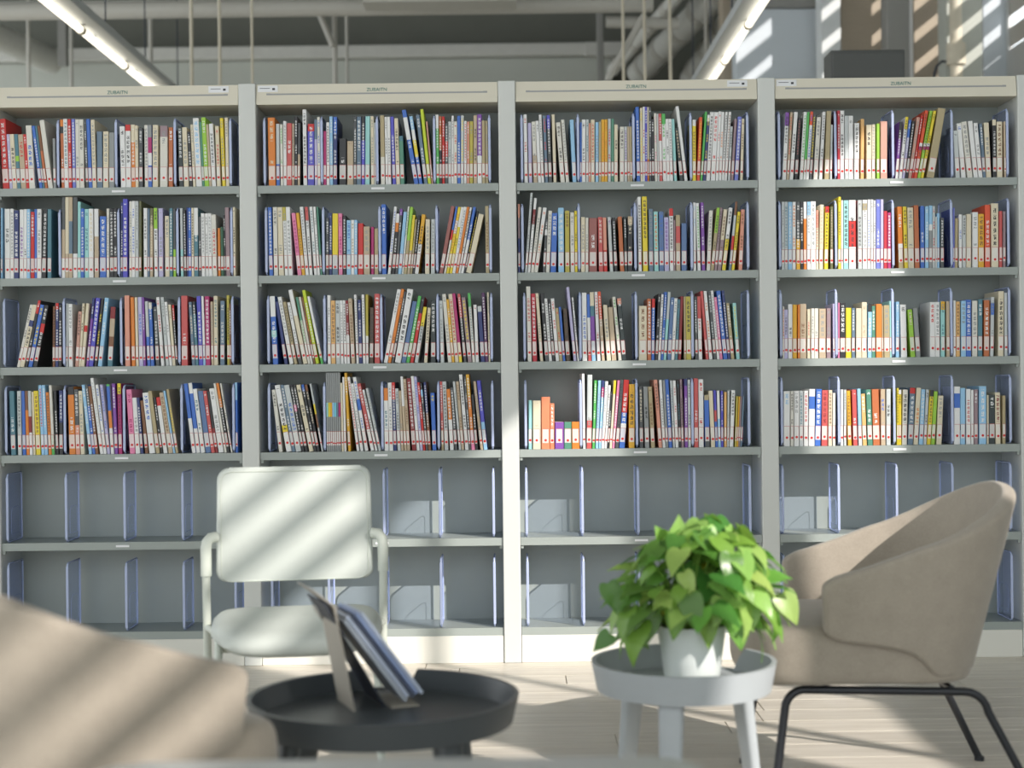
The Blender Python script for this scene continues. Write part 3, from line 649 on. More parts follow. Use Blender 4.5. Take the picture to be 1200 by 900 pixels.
(2, 3, 740, 430, 755, '79 113 178 -10 dg+cr;128 169 178 -18 g+k;185 222 180 -30 kh+br;258 290 115 -48 sk+k;295 321 118 -36 w+g;324 347 120 -30 g;352 383 115 -38 b+w;390 411 125 -28 lg+sl;415 443 125 -28 w+rs;446 468 125 -22 k+te;471 493 115 -18 mv+k;502 531 112 -8 nb.1/pu+w;535 559 120 -8 lg+k;590 628 108 -5 rs+w;633 679 118 -5 w+r;692 735 265 -10 kh.1/b.75/dg;748 785 225 -24 cr;789 812 222 -20 iv.35/rs.2/b;815 839 225 -14 w.5/lb;842 863 230 -4 iv+w;870 893 240 0 lo;898 916 225 5 lg+g;921 955 222 18 w+k;970 984 280 15 oy;986 1001 282 20 go;1003 1018 282 20 mv;1020 1036 282 24 sl'),
(3, 0, 905, 110, 785, '95 130 150 30 pu.2/w+k;135 157 150 36 be+r;163 196 148 44 w+k;208 238 200 36 k+rb;258 289 148 40 w+gr;291 312 150 38 gr.7/w;314 341 145 44 ro.2/w+b;346 372 160 40 dg+ye;386 425 198 34 o+g;440 468 148 34 w+k;489 531 142 24 kh;541 560 270 10 lg;612 635 140 0 cm+w;638 676 140 0 w+k;680 714 190 0 lg;716 758 190 0 w+g;770 813 258 4 w+k;830 861 220 4 lo;885 932 275 0 cr+k;935 966 272 0 cr+g;980 1006 265 0 lgr;1016 1078 245 0 rt'),
(3, 0, 1045, 110, 760, '33 60 225 42 k.3/pu.4/w+w;66 94 180 64 ye.2/w+k;98 122 210 64 b.3/lv+w;126 150 220 68 k+w;155 184 185 84 rt+g;187 205 170 92 r+w;208 238 120 108 ro.48/w.05/mg.05/ro+k;242 268 125 116 lgr.48/w.05/mg.05/lgr+k;271 298 125 122 ye.48/w.05/mg.05/ye+k;325 395 100 112 kh;600 640 315 -30 lg+k;655 698 245 -55 w+b;712 760 230 -60 o+g;770 810 225 -54 w;815 852 245 -48 w+g;858 886 250 -36 sl+w;890 935 242 -24 cr+g;951 985 215 -5 cr.1/k+w;990 1040 235 -3 cr+br;1056 1090 235 0 be'),
(3, 1, 905, 215, 785, '88 114 148 0 lg+g;116 149 148 0 lg+te;151 186 150 0 lb+w;189 221 150 0 w+or;228 262 150 0 dg.55/go+w;265 293 150 -3 k+w;296 323 150 -3 w.25/or;326 358 150 0 lb.2/w+g;361 408 148 -2 w+g;411 434 230 0 sk.3/cr+rs;440 475 178 8 cr+be;488 523 195 10 r.1/ye+k;545 570 200 0 ol+be;618 643 108 0 ye+k;645 663 140 0 w;670 715 140 0 aq+k;721 786 138 -3 w.3/r.38/w+k;805 842 140 -4 lg+k;848 890 138 -2 w.05/kh.1/w+g;895 921 135 0 w+b;925 949 135 0 w+g;951 969 145 0 w+k;975 1013 135 0 pw+w;1016 1043 135 0 lv;1046 1078 245 0 cm;1081 1112 260 0 mg+w'),
(3, 1, 1045, 215, 765, '66 109 185 -14 or.6/w.1/te.05/kh+w;120 154 185 -16 ye+k;157 211 195 -10 cr+g;220 262 175 -12 ob;272 308 182 -2 b+w;315 346 185 0 lb+w;350 383 178 0 lb.3/w.1/g;386 409 185 0 lg+r;411 425 285 0 lg;427 451 252 0 lb;460 490 295 0 dg+w;573 589 200 0 pw;593 620 300 4 kh;632 662 265 0 w+b;666 695 275 2 lg+k;701 746 262 2 cr;760 811 245 0 w+g;815 868 262 0 go+br;876 923 178 0 ro+w;936 1002 165 -3 cr+k;1008 1036 238 0 rs;1045 1070 240 0 mv'),
(3, 2, 905, 320, 780, '86 108 290 3 o+rs;111 146 320 -3 lv+dg;150 189 270 0 w+k;193 231 275 0 go;240 258 275 0 or;260 319 268 0 be+br;328 356 318 0 cr+rs;365 395 312 0 o+g;398 432 312 0 o+g;438 501 315 0 be+g;510 549 312 0 mv+g;572 592 270 0 lv;618 634 262 0 pk;636 686 262 0 k+w;690 741 310 0 ye;746 776 312 0 sl+w;785 836 315 0 cr;841 888 258 0 cr+be;895 931 275 3 k.15/lb+w;935 968 295 0 gt+w;973 1026 278 0 or+br;1030 1046 295 0 kh;1049 1111 290 0 kh+g;1113 1130 250 0 aq;1160 1191 258 0 lb+w'),
(3, 2, 1045, 320, 765, '90 146 270 -12 w+k;181 223 315 -30 lgr+cr;231 273 305 -30 g;362 410 250 0 w+r;413 453 250 -3 w+g;463 499 245 0 go.15/aq+te;515 545 245 0 be;580 601 238 0 w;606 641 248 0 lo+br;651 696 242 0 lb+g;699 746 232 0 b+w;756 806 242 0 o+g;811 851 230 3 te+w;866 916 238 3 ob+w;926 956 210 8 lg.1/b.2/lg+g;1000 1050 155 4 cr+k;1062 1088 170 0 lg'),
(3, 3, 905, 425, 775, '96 166 258 0 w+lb;173 200 258 0 o+k;206 252 255 0 w+g;256 290 255 0 lg+te;296 335 255 0 w+rs;341 396 240 5 w.13/b.22/w;400 452 240 14 b+w;461 516 252 5 rs+dr;526 561 252 3 cr+br;566 592 280 0 o;636 666 248 0 w;671 695 250 0 lg+g;712 746 260 -14 go+br;761 801 250 -14 rs+w;811 843 242 -15 lb.7/w;851 889 290 -18 lo+w;896 941 250 -18 gr.0/gt+w;946 1011 248 -14 ob+w;1021 1063 248 -4 be+b;1071 1111 248 0 lg+k;1170 1196 240 0 ye+k'),
(3, 3, 1045, 425, 758, '52 91 240 0 w.08/ye+k;97 143 238 10 o+k;151 200 222 24 r.1/sl+w;205 246 222 30 cr+or;256 295 238 22 lb+w;300 326 240 26 lg+k;331 365 245 32 k.12/ye+k;371 405 258 28 lgr;421 469 298 18 cr+g;581 641 215 0 w.12/b.25/w;645 690 230 0 lb.65/k.1/lb;700 742 240 0 w+rs;746 768 248 0 w;773 809 245 0 mv+w;820 886 215 0 lb+w;895 912 298 0 cr;915 968 298 0 dk+w;975 1021 275 -6 cr+dr;1041 1070 305 0 kh'),
]


def book_material():
    m = bpy.data.materials.new('printed_cover')
    m.use_nodes = True
    nt = m.node_tree
    b = nt.nodes['Principled BSDF']
    L = nt.links.new
    ac = nt.nodes.new('ShaderNodeAttribute')
    ac.attribute_name = 'Col'
    ai = nt.nodes.new('ShaderNodeAttribute')
    ai.attribute_name = 'Ink'
    uv = nt.nodes.new('ShaderNodeUVMap')
    uv.uv_map = 'UVMap'
    sp = nt.nodes.new('ShaderNodeSeparateXYZ')
    L(uv.outputs['UV'], sp.inputs[0])

    def math_(op, a, bb=None, c=None):
        n = nt.nodes.new('ShaderNodeMath')
        n.operation = op
        for i, v in enumerate((a, bb, c)):
            if v is None:
                continue
            if isinstance(v, (int, float)):
                n.inputs[i].default_value = v
            else:
                L(v, n.inputs[i])
        return n.outputs[0]
    fx = math_('FRACT', sp.outputs['X'])
    fy = math_('FRACT', sp.outputs['Y'])
    inx = math_('MULTIPLY', math_('GREATER_THAN', fx, 0.24), math_('LESS_THAN', fx, 0.76))
    iny = math_('MULTIPLY', math_('GREATER_THAN', fy, 0.12), math_('LESS_THAN', fy, 0.84))
    wn = nt.nodes.new('ShaderNodeTexWhiteNoise')
    wn.noise_dimensions = '2D'
    cb = nt.nodes.new('ShaderNodeCombineXYZ')
    L(math_('FLOOR', sp.outputs['X']), cb.inputs[0])
    L(math_('FLOOR', math_('MULTIPLY', sp.outputs['Y'], 0.34)), cb.inputs[1])
    L(cb.outputs[0], wn.inputs['Vector'])
    word = math_('GREATER_THAN', wn.outputs['Value'], 0.32)
    nz = nt.nodes.new('ShaderNodeTexNoise')
    nz.noise_dimensions = '2D'
    nz.inputs['Scale'].default_value = 5.5
    nz.inputs['Detail'].default_value = 1.0
    L(uv.outputs['UV'], nz.inputs['Vector'])
    glyph = math_('GREATER_THAN', nz.outputs['Fac'], 0.46)
    mk = math_('MULTIPLY', math_('MULTIPLY', inx, iny), math_('MULTIPLY', word, glyph))
    mk = math_('MULTIPLY', mk, ai.outputs['Alpha'])
    mx = nt.nodes.new('ShaderNodeMix')
    mx.data_type = 'RGBA'
    L(mk, mx.inputs['Factor'])
    L(ac.outputs['Color'], mx.inputs['A'])
    L(ai.outputs['Color'], mx.inputs['B'])
    L(mx.outputs['Result'], b.inputs['Base Color'])
    b.inputs['Roughness'].default_value = 0.42
    return m


M_BOOK = book_material()
M_PAGES = mat('page_edges', (226, 220, 204), 0.8, noise=0.08, nscale=900, stretch=(1, 0.02, 0.02))
LINP = {k: lin(v) for k, v in PAL.items()}
rb = random.Random(11)


class Book:
    pass


def parse():
    shelves = {}
    for (b, r, ox, oy, base, txt) in RAW:
        for t in txt.split(';'):
            a = t.split()
            xl, xr, top, lean = (float(v) for v in a[:4])
            spec = a[4]
            ink = None
            if '+' in spec:
                spec, ink = spec.split('+')
            segs, used = [], 0.0
            for s in spec.split('/'):
                if '.' in s:
                    c, f = s.split('.')
                    f = float('0.' + f)
                else:
                    c, f = s, None
                segs.append([c, f])
            segs = [s for s in segs if s[1] is None or s[1] > 0]
            left = 1.0 - sum(s[1] for s in segs if s[1])
            if segs[-1][1] is None:
                segs[-1][1] = left
            else:
                segs[-1][1] += left
            k = Book()
            k.b, k.r, k.segs, k.ink = b, r, segs, ink
            y0 = oy + base / 8.0
            xs = D + 0.012
            k.x0 = px(ox + xl / 8, y0, xs).x
            k.x1 = px(ox + xr / 8, y0, xs).x
            hp = (base - top) / 8.0
            tp = px(ox + (xl + lean) / 8, y0 - hp, xs)
            k.h = hp * xs / F
            k.s = (tp.x - k.x0) / k.h
            k.fixed = False
            shelves.setdefault((b, r), []).append(k)
    return shelves


def settle(items, lo, hi):
    """push neighbours apart and straighten leans until nothing cuts into its neighbour"""
    items.sort(key=lambda q: (q.x0 + q.x1))
    g = 0.0004
    for it in range(160):
        worst = 0
        for a, c in zip(items, items[1:]):
            v = a.x1 - c.x0 + g
            if v > 0:
                worst = max(worst, v)
                if a.fixed and c.fixed:
                    continue
                if a.fixed:
                    c.x0 += v
                elif c.fixed:
                    a.x1 -= v
                else:
                    a.x1 -= v / 2
                    c.x0 += v / 2
            hh = min(a.h * math.cos(math.atan(a.s)), c.h * math.cos(math.atan(c.s)))
            v = (a.x1 + a.s * hh) - (c.x0 + c.s * hh) + g
            if v > 0:
                worst = max(worst, v)
                if a.fixed:
                    c.s += v / hh
                elif c.fixed:
                    a.s -= v / hh
                else:
                    a.s -= 0.5 * v / hh
                    c.s += 0.5 * v / hh
        for q in items:
            if q.fixed:
                continue
            q.x0 = max(q.x0, lo)
            q.x1 = min(q.x1, hi)
            if q.x1 - q.x0 < 0.006:
                m = (q.x0 + q.x1) / 2
                q.x0, q.x1 = m - 0.003, m + 0.003
            if q.x0 + q.s * q.h < lo:
                q.s = (lo - q.x0) / q.h
            if q.x1 + q.s * q.h > hi:
                q.s = (hi - q.x1) / q.h
        if worst < 1e-5:
            break


def book_mesh(q, with_label, with_pages, acc=None):
    """spine, boards, and for the joined filler also pages and label; acc = (verts, faces, cols, inks, uvs, matrix)"""
    w, h, d = q.w, q.hh, q.d
    c = min(0.0016, w * 0.2)
    sec = [(0, d), (0, c), (c, 0), (w - c, 0), (w, c), (w, d)]
    zs = [0.0]
    cols = []
    for col, f in q.segs[::-1]:
        zs.append(zs[-1] + f * h)
        cols.append(LINP[col])
    zs[-1] = h
    V, Fc, C, I, U = [], [], [], [], []
    ink = (*LINP[q.ink], 1.0) if q.ink else (0, 0, 0, 0)
    cell = max(w, 0.011)
    uo = q.seed * 7
    tone = 0.9 + 0.2 * ((q.seed * 37) % 11) / 11.0

    def face(pts, col, inked=False):
        n = len(V)
        V.extend(pts)
        Fc.append(tuple(range(n, n + len(pts))))
        for p in pts:
            C.append((*col, 1.0))
            I.append(ink if inked else (0, 0, 0, 0))
            U.append((uo + (p[0] / w if w < 0.022 else 0.5 + (p[0] - w / 2) / 0.02), p[2] / cell * 1.05 + q.seed * 3))
    for k in range(len(cols)):
        z0, z1 = zs[k], zs[k + 1]
        for j in range(5):
            (xa, ya), (xb, yb) = sec[j], sec[j + 1]
            col = cols[k]
            if j in (0, 4):
                col = LINP[q.cover] if len(cols) > 1 else col
            if j == 2:
                # lettering stops above the label and below the head
                za, zb = max(z0, 0.084), min(z1, h * 0.95)
                if q.ink and zb - za > 0.01:
                    if za > z0:
                        face([(xa, ya, z0), (xb, yb, z0), (xb, yb, za), (xa, ya, za)], col)
                    face([(xa, ya, za), (xb, yb, za), (xb, yb, zb), (xa, ya, zb)], col, True)
                    if z1 > zb:
                        face([(xa, ya, zb), (xb, yb, zb), (xb, yb, z1), (xa, ya, z1)], col)
                    continue
            face([(xa, ya, z0), (xb, yb, z0), (xb, yb, z1), (xa, ya, z1)], col)
    e = min(0.0006, w * 0.1)
    pg = LINP['cr']
    if with_pages:
        t = h - 0.001
        face([(e, c, t), (w - e, c, t), (w - e, d - 0.001, t), (e, d - 0.001, t)], pg)
        face([(e, d - 0.001, 0), (e, d - 0.001, t), (w - e, d - 0.001, t), (w - e, d - 0.001, 0)], pg)
    if with_label:
        label_faces(q, face)
    return V, Fc, C, I, U


def label_faces(q, face):
    w, h = q.w, q.hh
    if h < 0.09:
        return
    base = LINP[q.segs[-1][0]]
    pa = tuple(0.24 * base[i] + 0.76 * v for i, v in enumerate(lin((226, 224, 220))))
    red = lin((206, 40, 40))
    pinkl = lin((196, 96, 92))
    lw = min(w * 0.9, 0.024)
    a, b = (w - lw) / 2, (w + lw) / 2
    y = -0.0005
    z0, z1 = 0.023, 0.0765
    face([(a, y, z0), (b, y, z0), (b, y, z1), (a, y, z1)], pa)
    face([(a, y - 0.0002, z1 - 0.0014), (b, y - 0.0002, z1 - 0.0014), (b, y - 0.0002, z1), (a, y - 0.0002, z1)], pinkl)
    face([(b - 0.0008, y - 0.0002, z0), (b, y - 0.0002, z0), (b, y - 0.0002, z1), (b - 0.0008, y - 0.0002, z1)], pinkl)
    r = min(0.0050, lw * 0.47)
    cz = 0.033 + 0.006 * (((q.seed * 13) % 7) / 7.0 - 0.5)
    face([(w / 2 + r * math.cos(k * math.pi / 4), y - 0.0004, cz + r * math.sin(k * math.pi / 4)) for k in range(8)], red)


def to_mesh(name, data):
    V, Fc, C, I, U = data
    me = bpy.data.meshes.new(name)
    me.from_pydata(V, [], Fc)
    a = me.color_attributes.new('Col', 'FLOAT_COLOR', 'CORNER')
    i = me.color_attributes.new('Ink', 'FLOAT_COLOR', 'CORNER')
    u = me.uv_layers.new(name='UVMap')
    a.data.foreach_set('color', [v for c in C for v in c])
    i.data.foreach_set('color', [v for c in I for v in c])
    u.data.foreach_set('uv', [v for c in U for v in c])
    me.materials.append(M_BOOK)
    return me


shelves = parse()
ALL = []
for (b, r), items in sorted(shelves.items()):
    obst = []
    for X in DIV_X[(b, r)]:
        f = Book()
        f.x0, f.x1, f.h, f.s, f.fixed = X - 0.0055, X + 0.0055, DH, 0.0, True
        obst.append(f)
    mix = items + obst
    settle(mix, bay_x[b][0] + 0.004, bay_x[b][1] - 0.004)
    items = [q for q in mix if not q.fixed]
    lim = (ZHEAD if r == 0 else SHELF_Z[r - 1] - EDGE) - SHELF_Z[r] - 0.004
    for k, q in enumerate(items):
        th = math.atan(q.s)
        wx = q.x1 - q.x0
        q.th = th
        q.w = wx * math.cos(th)
        q.hh = min(q.h / math.cos(th), (lim - q.w * abs(math.sin(th))) / math.cos(th)) - q.w * abs(math.sin(th))
        q.d = min(0.185, max(0.11, q.hh * 0.70))
        q.n = k + 1
        q.total = len(items)
        q.seed = rb.randint(1, 900)
        q.cover = max(q.segs, key=lambda s: s[1])[0]
        q.area = q.w * q.hh
        # the lower corner on the side it leans to carries the book
        px_ = q.x0 if th <= 0 else q.x1
        M = Matrix.Translation((px_, D + 0.011 + 0.004 * rb.random(), SHELF_Z[r] + 0.0003)) @ Matrix.Rotation(th, 4, 'Y')
        if th > 0:
            M = M @ Matrix.Translation((-q.w, 0, 0))
        q.M = M
        ALL.append(q)

order = sorted(ALL, key=lambda q: -q.area)
KEEP = set(id(q) for q in order[:300])
print('books', len(ALL))
FV, FF, FC, FI, FU = [], [], [], [], []
for q in ALL:
    if id(q) in KEEP:
        o = link('book', to_mesh('book', book_mesh(q, False, False)))
        o.matrix_world = q.M
        c = min(0.0016, q.w * 0.2)
        e = min(0.0006, q.w * 0.1)
        link('page_block', MB().box(e, q.w - e, c, q.d - 0.001, 0.0004, q.hh - 0.001).mesh('page_block', M_PAGES), o)
        lab = ([], [], [], [], [])

        def face(pts, col, inked=False, lab=lab):
            n = len(lab[0])
            lab[0].extend(pts)
            lab[1].append(tuple(range(n, n + len(pts))))
            for p in pts:
                lab[2].append((*col, 1.0))
                lab[3].append((0, 0, 0, 0))
                lab[4].append((0, 0))
        label_faces(q, face)
        if lab[0]:
            link('spine_label', to_mesh('spine_label', lab), o)
        cols = []
        for s in sorted(q.segs, key=lambda s: -s[1]):
            if s[0] not in cols:
                cols.append(s[0])
        name = CNAME[cols[0]]
        if len(cols) > 1:
            name += ' and ' + CNAME[cols[1]]
        size = 'thick ' if q.w > 0.027 else ('slim ' if q.w < 0.0105 else '')
        lean = ' leaning left' if q.th < -0.075 else (' leaning right' if q.th > 0.075 else '')
        lb = '%s%s book%s, %s from left on %s, %s' % (size, name, lean, ORD[q.n], ROWN[q.r], BAY[q.b])
        if len(lb.split()) > 16:
            lb = '%s book%s, %s from left on %s, %s' % (name, lean, ORD[q.n], ROWN[q.r], BAY[q.b])
        tag(o, lb, 'book', 'books on the bookcase shelves')
    else:
        V, Fc, C, I, U = book_mesh(q, True, True)
        n = len(FV)
        FV.extend(q.M @ Vector(v) for v in V)
        FF.extend(tuple(i + n for i in f) for f in Fc)
        FC.extend(C)
        FI.extend(I)
        FU.extend(U)
fo = link('books_between', to_mesh('books_between', (FV, FF, FC, FI, FU)))
tag(fo, 'narrower books standing between the larger books on all four bookcases', 'books', kind='stuff')

# ================================================================ armchairs
def fabric(name, rgb):
    m = bpy.data.materials.new(name)
    m.use_nodes = True
    nt = m.node_tree
    b = nt.nodes['Principled BSDF']
    L = nt.links.new
    tc = nt.nodes.new('ShaderNodeTexCoord')
    nz = nt.nodes.new('ShaderNodeTexNoise')
    nz.inputs['Scale'].default_value = 260
    nz.inputs['Detail'].default_value = 3
    n2 = nt.nodes.new('ShaderNodeTexNoise')
    n2.inputs['Scale'].default_value = 24
    L(tc.outputs['Object'], nz.inputs['Vector'])
    L(tc.outputs['Object'], n2.inputs['Vector'])
    mx = nt.nodes.new('ShaderNodeMix')
    mx.data_type = 'RGBA'
    c = lin(rgb)
    mx.inputs['A'].default_value = (*[v * 0.70 for v in c], 1)
    mx.inputs['B'].default_value = (*[min(1, v * 1.27) for v in c], 1)
    ad = nt.nodes.new('ShaderNodeMath')
    ad.operation = 'MULTIPLY_ADD'
    ad.inputs[1].default_value = 0.35
    L(n2.outputs['Fac'], ad.inputs[0])
    sc = nt.nodes.new('ShaderNodeMath')
    sc.operation = 'MULTIPLY'
    sc.inputs[1].default_value = 0.65
    L(nz.outputs['Fac'], sc.inputs[0])
    L(sc.outputs[0], ad.inputs[2])
    L(ad.outputs[0], mx.inputs['Factor'])
    L(mx.outputs['Result'], b.inputs['Base Color'])
    b.inputs['Roughness'].default_value = 0.92
    b.inputs['Specular IOR Level'].default_value = 0.2
    b.inputs['Sheen Weight'].default_value = 0.25
    bp = nt.nodes.new('ShaderNodeBump')
    bp.inputs['Strength'].default_value = 0.25
    bp.inputs['Distance'].default_value = 0.0015
    L(nz.outputs['Fac'], bp.inputs['Height'])
    L(bp.outputs['Normal'], b.inputs['Normal'])
    return m


M_TAUPE = fabric('taupe_fabric', (162, 153, 140))
M_BLACKMETAL = mat('black_metal', (44, 46, 50), 0.35, metal=0.3)


def smooth01(t):
    t = max(0.0, min(1.0, t))
    return t * t * (3 - 2 * t)


def make_armchair():
    """faces +x, origin on the floor under the middle"""
    root = empty('armchair', (0, 0, 0))
    NS, NT = 96, 10

    def plan(s, k):
        # s from -1 (right arm front) through 0 (back) to 1 (left arm front); k 0 bottom .. 1 top
        hw = 0.262 + 0.050 * k          # half width
        xb = -0.215 - 0.115 * k         # back
        xf = 0.200 + 0.02 * k           # arm front
        L1 = xf - (xb + 0.26)           # straight arm length
        arc = 0.5 * math.pi * 0.27
        tot = L1 + arc
        a = abs(s) * tot
        if a < arc:
            ph = a / arc * math.pi / 2
            e = 0.82
            x = (xb + 0.26) - 0.26 * max(0, math.cos(ph)) ** e
            y = hw * max(0, math.sin(ph)) ** e
        else:
            x = (xb + 0.26) + (a - arc)
            y = hw
        return x, math.copysign(y, s)

    def ztop(s):
        a = abs(s)
        return 0.780 - 0.212 * (0.45 * smooth01(a) + 0.55 * min(1.0, a) ** 1.15)

    LOW = [(-0.12, 0.322), (-0.088, 0.322), (-0.072, 0.327), (-0.056, 0.342), (-0.036, 0.364), (-0.01, 0.384), (0.02, 0.395), (0.09, 0.407), (0.17, 0.418), (0.22, 0.426)]

    def zbot(s):
        x, _ = plan(s, 0)
        for (xa, za), (xb_, zb_) in zip(LOW, LOW[1:]):
            if x <= xb_:
                f = max(0.0, (x - xa) / (xb_ - xa))
                return za + (zb_ - za) * f
        return LOW[-1][1]
    rows = []
    for j in range(NT):
        k = j / (NT - 1)
        row = []
        for i in range(NS + 1):
            s = -1 + 2 * i / NS
            # rounded arm fronts
            zt, zb = ztop(s), zbot(s)
            u = abs(s)
            edge = max(0.0, (u - 0.91) / 0.09)
            mid = (zt + zb) / 2
            half = (zt - zb) / 2 * (1 - 0.22 * edge ** 3)
            z = mid + half * (2 * k - 1)
            kk = (z - 0.322) / (0.780 - 0.322)
            x, y = plan(s, kk)
            row.append((x, y, z))
        rows.append(row)
    mb = MB()
    mb.grid(rows)
    sh = mb.build('shell', M_TAUPE, root, smooth=180)
    md = sh.modifiers.new('thickness', 'SOLIDIFY')
    md.thickness = 0.040
    md.offset = -1.0 if True else 1
    md.use_rim = True
    bv = sh.modifiers.new('soft_edge', 'BEVEL')
    bv.width = 0.015
    bv.segments = 3
    bv.limit_method = 'ANGLE'
    bv.angle_limit = R(50)
    sd = sh.modifiers.new('sub', 'SUBSURF')
    sd.levels = sd.render_levels = 1
    # piping along the rim of the shell
    # seat
    st = MB()
    nz_ = 7
    prof = [(0.300, 0.90), (0.306, 0.97), (0.330, 1.0), (0.400, 1.0), (0.432, 0.985), (0.446, 0.94), (0.452, 0.80), (0.455, 0.4), (0.456, 0.02)]
    n = 48
    rings = []
    for z, f in prof:
        ring = []
        for i in range(n):
            a = 2 * math.pi * i / n
            ca, sa = math.cos(a), math.sin(a)
            e = 0.52
            rx = 0.292
            x = 0.092 + rx * f * math.copysign(abs(ca) ** e, ca)
            y = 0.245 * f * math.copysign(abs(sa) ** e, sa)
            if x > 0.1:
                y *= 1 + 0.10 * smooth01((x - 0.1) / 0.2)
            ring.append((x, y, z - 0.012 * smooth01((x - 0.27) / 0.12) + (0.004 if x > 0 else 0)))
        rings.append(ring)
    st.grid(rings, closed=True)
    st.bm.verts.ensure_lookup_table()
    st.bm.faces.new([v for v in st.bm.verts[:n]][::-1])
    st.bm.faces.new([v for v in st.bm.verts[-n:]])
    so = st.build('seat', M_TAUPE, root, smooth=60)
    sd = so.modifiers.new('sub', 'SUBSURF')
    sd.levels = sd.render_levels = 1
    # steel frames: one bent tube each side, and cross bars
    for sy in (-1, 1):
        y = 0.205 * sy
        yo = 0.235 * sy
        pts = [(0.330, yo, 0.0)]
        for t in range(6):
            a = t / 5 * math.pi / 2 * 0.93
            pts.append((0.292 - 0.05 + 0.05 * math.cos(a), y, 0.242 + 0.05 * math.sin(a)))
        for t in range(6):
            a = t / 5 * math.pi / 2 * 0.9
            pts.append((-0.15 - 0.06 * math.sin(a), y, 0.222 + 0.06 * math.cos(a)))
        pts.append((-0.325, yo, 0.0))
        MB().tube(pts, 0.0105, 12).build('leg_frame', M_BLACKMETAL, root, smooth=50)
        for xx in (0.327, -0.322):
            MB().tube([(xx, yo, 0.0), (xx, yo, 0.012)], 0.0135, 12).build('foot_glide', M_BLACKMETAL, root, smooth=50)
    for xx in (0.18, -0.12):
        MB().tube([(xx, -0.205, 0.290), (xx, 0.205, 0.290)], 0.008, 10).build('cross_bar', M_BLACKMETAL, root, smooth=50)
    return root


def copy_tree(o, parent=None):
    c = o.copy()
    COL.objects.link(c)
    c.parent = parent
    for ch in o.children:
        copy_tree(ch, c)
    return c


arm = make_armchair()
arm.location = (0.955, 3.885, 0)
arm.rotation_euler = (0, 0, R(180))
tag(arm, 'taupe fabric tub armchair on black legs right of the potted plant', 'armchair', 'taupe tub armchairs')
arm2 = copy_tree(arm)
arm2.location = (-0.815, 2.60, 0)
arm2.rotation_euler = (0, 0, R(54))
tag(arm2, 'taupe fabric tub armchair striped by sunlight in the left foreground', 'armchair', 'taupe tub armchairs')

# ================================================================ pale side chair
M_PALEPAD = mat('pale_vinyl', (192, 198, 192), 0.6, noise=0.03, nscale=60, bump=0.05)
M_PALESHELL = mat('pale_plastic', (198, 204, 194), 0.45, noise=0.02, nscale=20)
ch = empty('side_chair', (-0.592, 4.06, 0), R(9))
tag(ch, 'pale grey side chair with padded back and tube frame behind black table', 'chair')
# local: faces -y
bk = MB()
pts = rrect(-0.222, 0.222, 0.0, 0.325, (0.035, 0.03, 0.03, 0.03), 5)
def bow(x, z):
    return -0.03 * (1 - (x / 0.22) ** 2) * -1
P = []
for x, z in pts:
    ww = 1.0 + 0.02 * math.sin(math.pi * min(1, z / 0.325)) - 0.02 * (z / 0.325)
    P.append((x * ww, 0, z))
bk.prism(P, (0, 0.034, 0), bev=0.009, seg=3)
bko = bk.build('backrest', M_PALEPAD, ch, smooth=35)
bko.location = (0, 0.215, 0.500)
bko.rotation_euler = (R(-7), 0, 0)
sm = MB()
pts2 = rrect(-0.217, 0.217, -0.008, 0.315, (0.03, 0.03, 0.03, 0.03), 5)
st_line = MB().tube([(x * 0.96, -0.001, 0.008 + z * 0.965) for x, z in pts2] + [(pts2[0][0] * 0.96, -0.001, 0.008 + pts2[0][1] * 0.965)], 0.0016, 5, cap=False)
st_line.build('seam', M_PALESHELL, bko, smooth=60)
stp = MB()
n = 40
rings = []
for z, f in ((0.0, 0.80), (0.010, 0.93), (0.028, 1.0), (0.050, 0.985), (0.062, 0.93), (0.066, 0.8), (0.067, 0.02)):
    ring = []
    for i in range(n):
        a = 2 * math.pi * i / n
        ca, sa = math.cos(a), math.sin(a)
        x = 0.228 * f * math.copysign(abs(ca) ** 0.55, ca)
        yv = -0.015 + 0.232 * f * math.copysign(abs(sa) ** 0.6, sa)
        dip = 0.006 * (abs(x) / 0.22) ** 2 - 0.018 * smooth01((-yv - 0.14) / 0.1)
        ring.append((x, yv, 0.366 + z + dip))
    rings.append(ring)
stp.grid(rings, closed=True)
stp.bm.verts.ensure_lookup_table()
stp.bm.faces.new(list(stp.bm.verts[:n])[::-1])
stp.bm.faces.new(list(stp.bm.verts[-n:]))
stp.build('seat', M_PALEPAD, ch, smooth=60)
for sx in (-1, 1):
    MB().tube([(sx * 0.248, 0.28, 0.0), (sx * 0.250, 0.225, 0.35), (sx * 0.250, 0.205, 0.52)], 0.0115, 12).build('rear_leg', M_PALESHELL, ch, smooth=50)
    sl = MB().tube([(sx * 0.250, 0.2045, 0.52), (sx * 0.250, 0.204, 0.595), (sx * 0.247, 0.205, 0.615), (sx * 0.238, 0.21, 0.626), (sx * 0.222, 0.222, 0.628)], 0.0155, 12)
    sl.build('back_bracket', M_PALESHELL, ch, smooth=50)
    MB().tube([(sx * 0.212, -0.26, 0.0), (sx * 0.205, -0.16, 0.33), (sx * 0.205, -0.13, 0.372), (sx * 0.215, 0.1, 0.372), (sx * 0.248, 0.215, 0.372)], 0.0105, 12).build('front_leg', M_PALESHELL, ch, smooth=50)
    for (fx, fy) in ((sx * 0.248, 0.28), (sx * 0.212, -0.26)):
        MB().tube([(fx, fy, 0), (fx, fy, 0.014)], 0.0135, 10).build('foot_cap', M_PALESHELL, ch, smooth=50)
MB().tube([(-0.206, -0.10, 0.362), (0.206, -0.10, 0.362)], 0.009, 10).build('cross_bar', M_PALESHELL, ch, smooth=50)


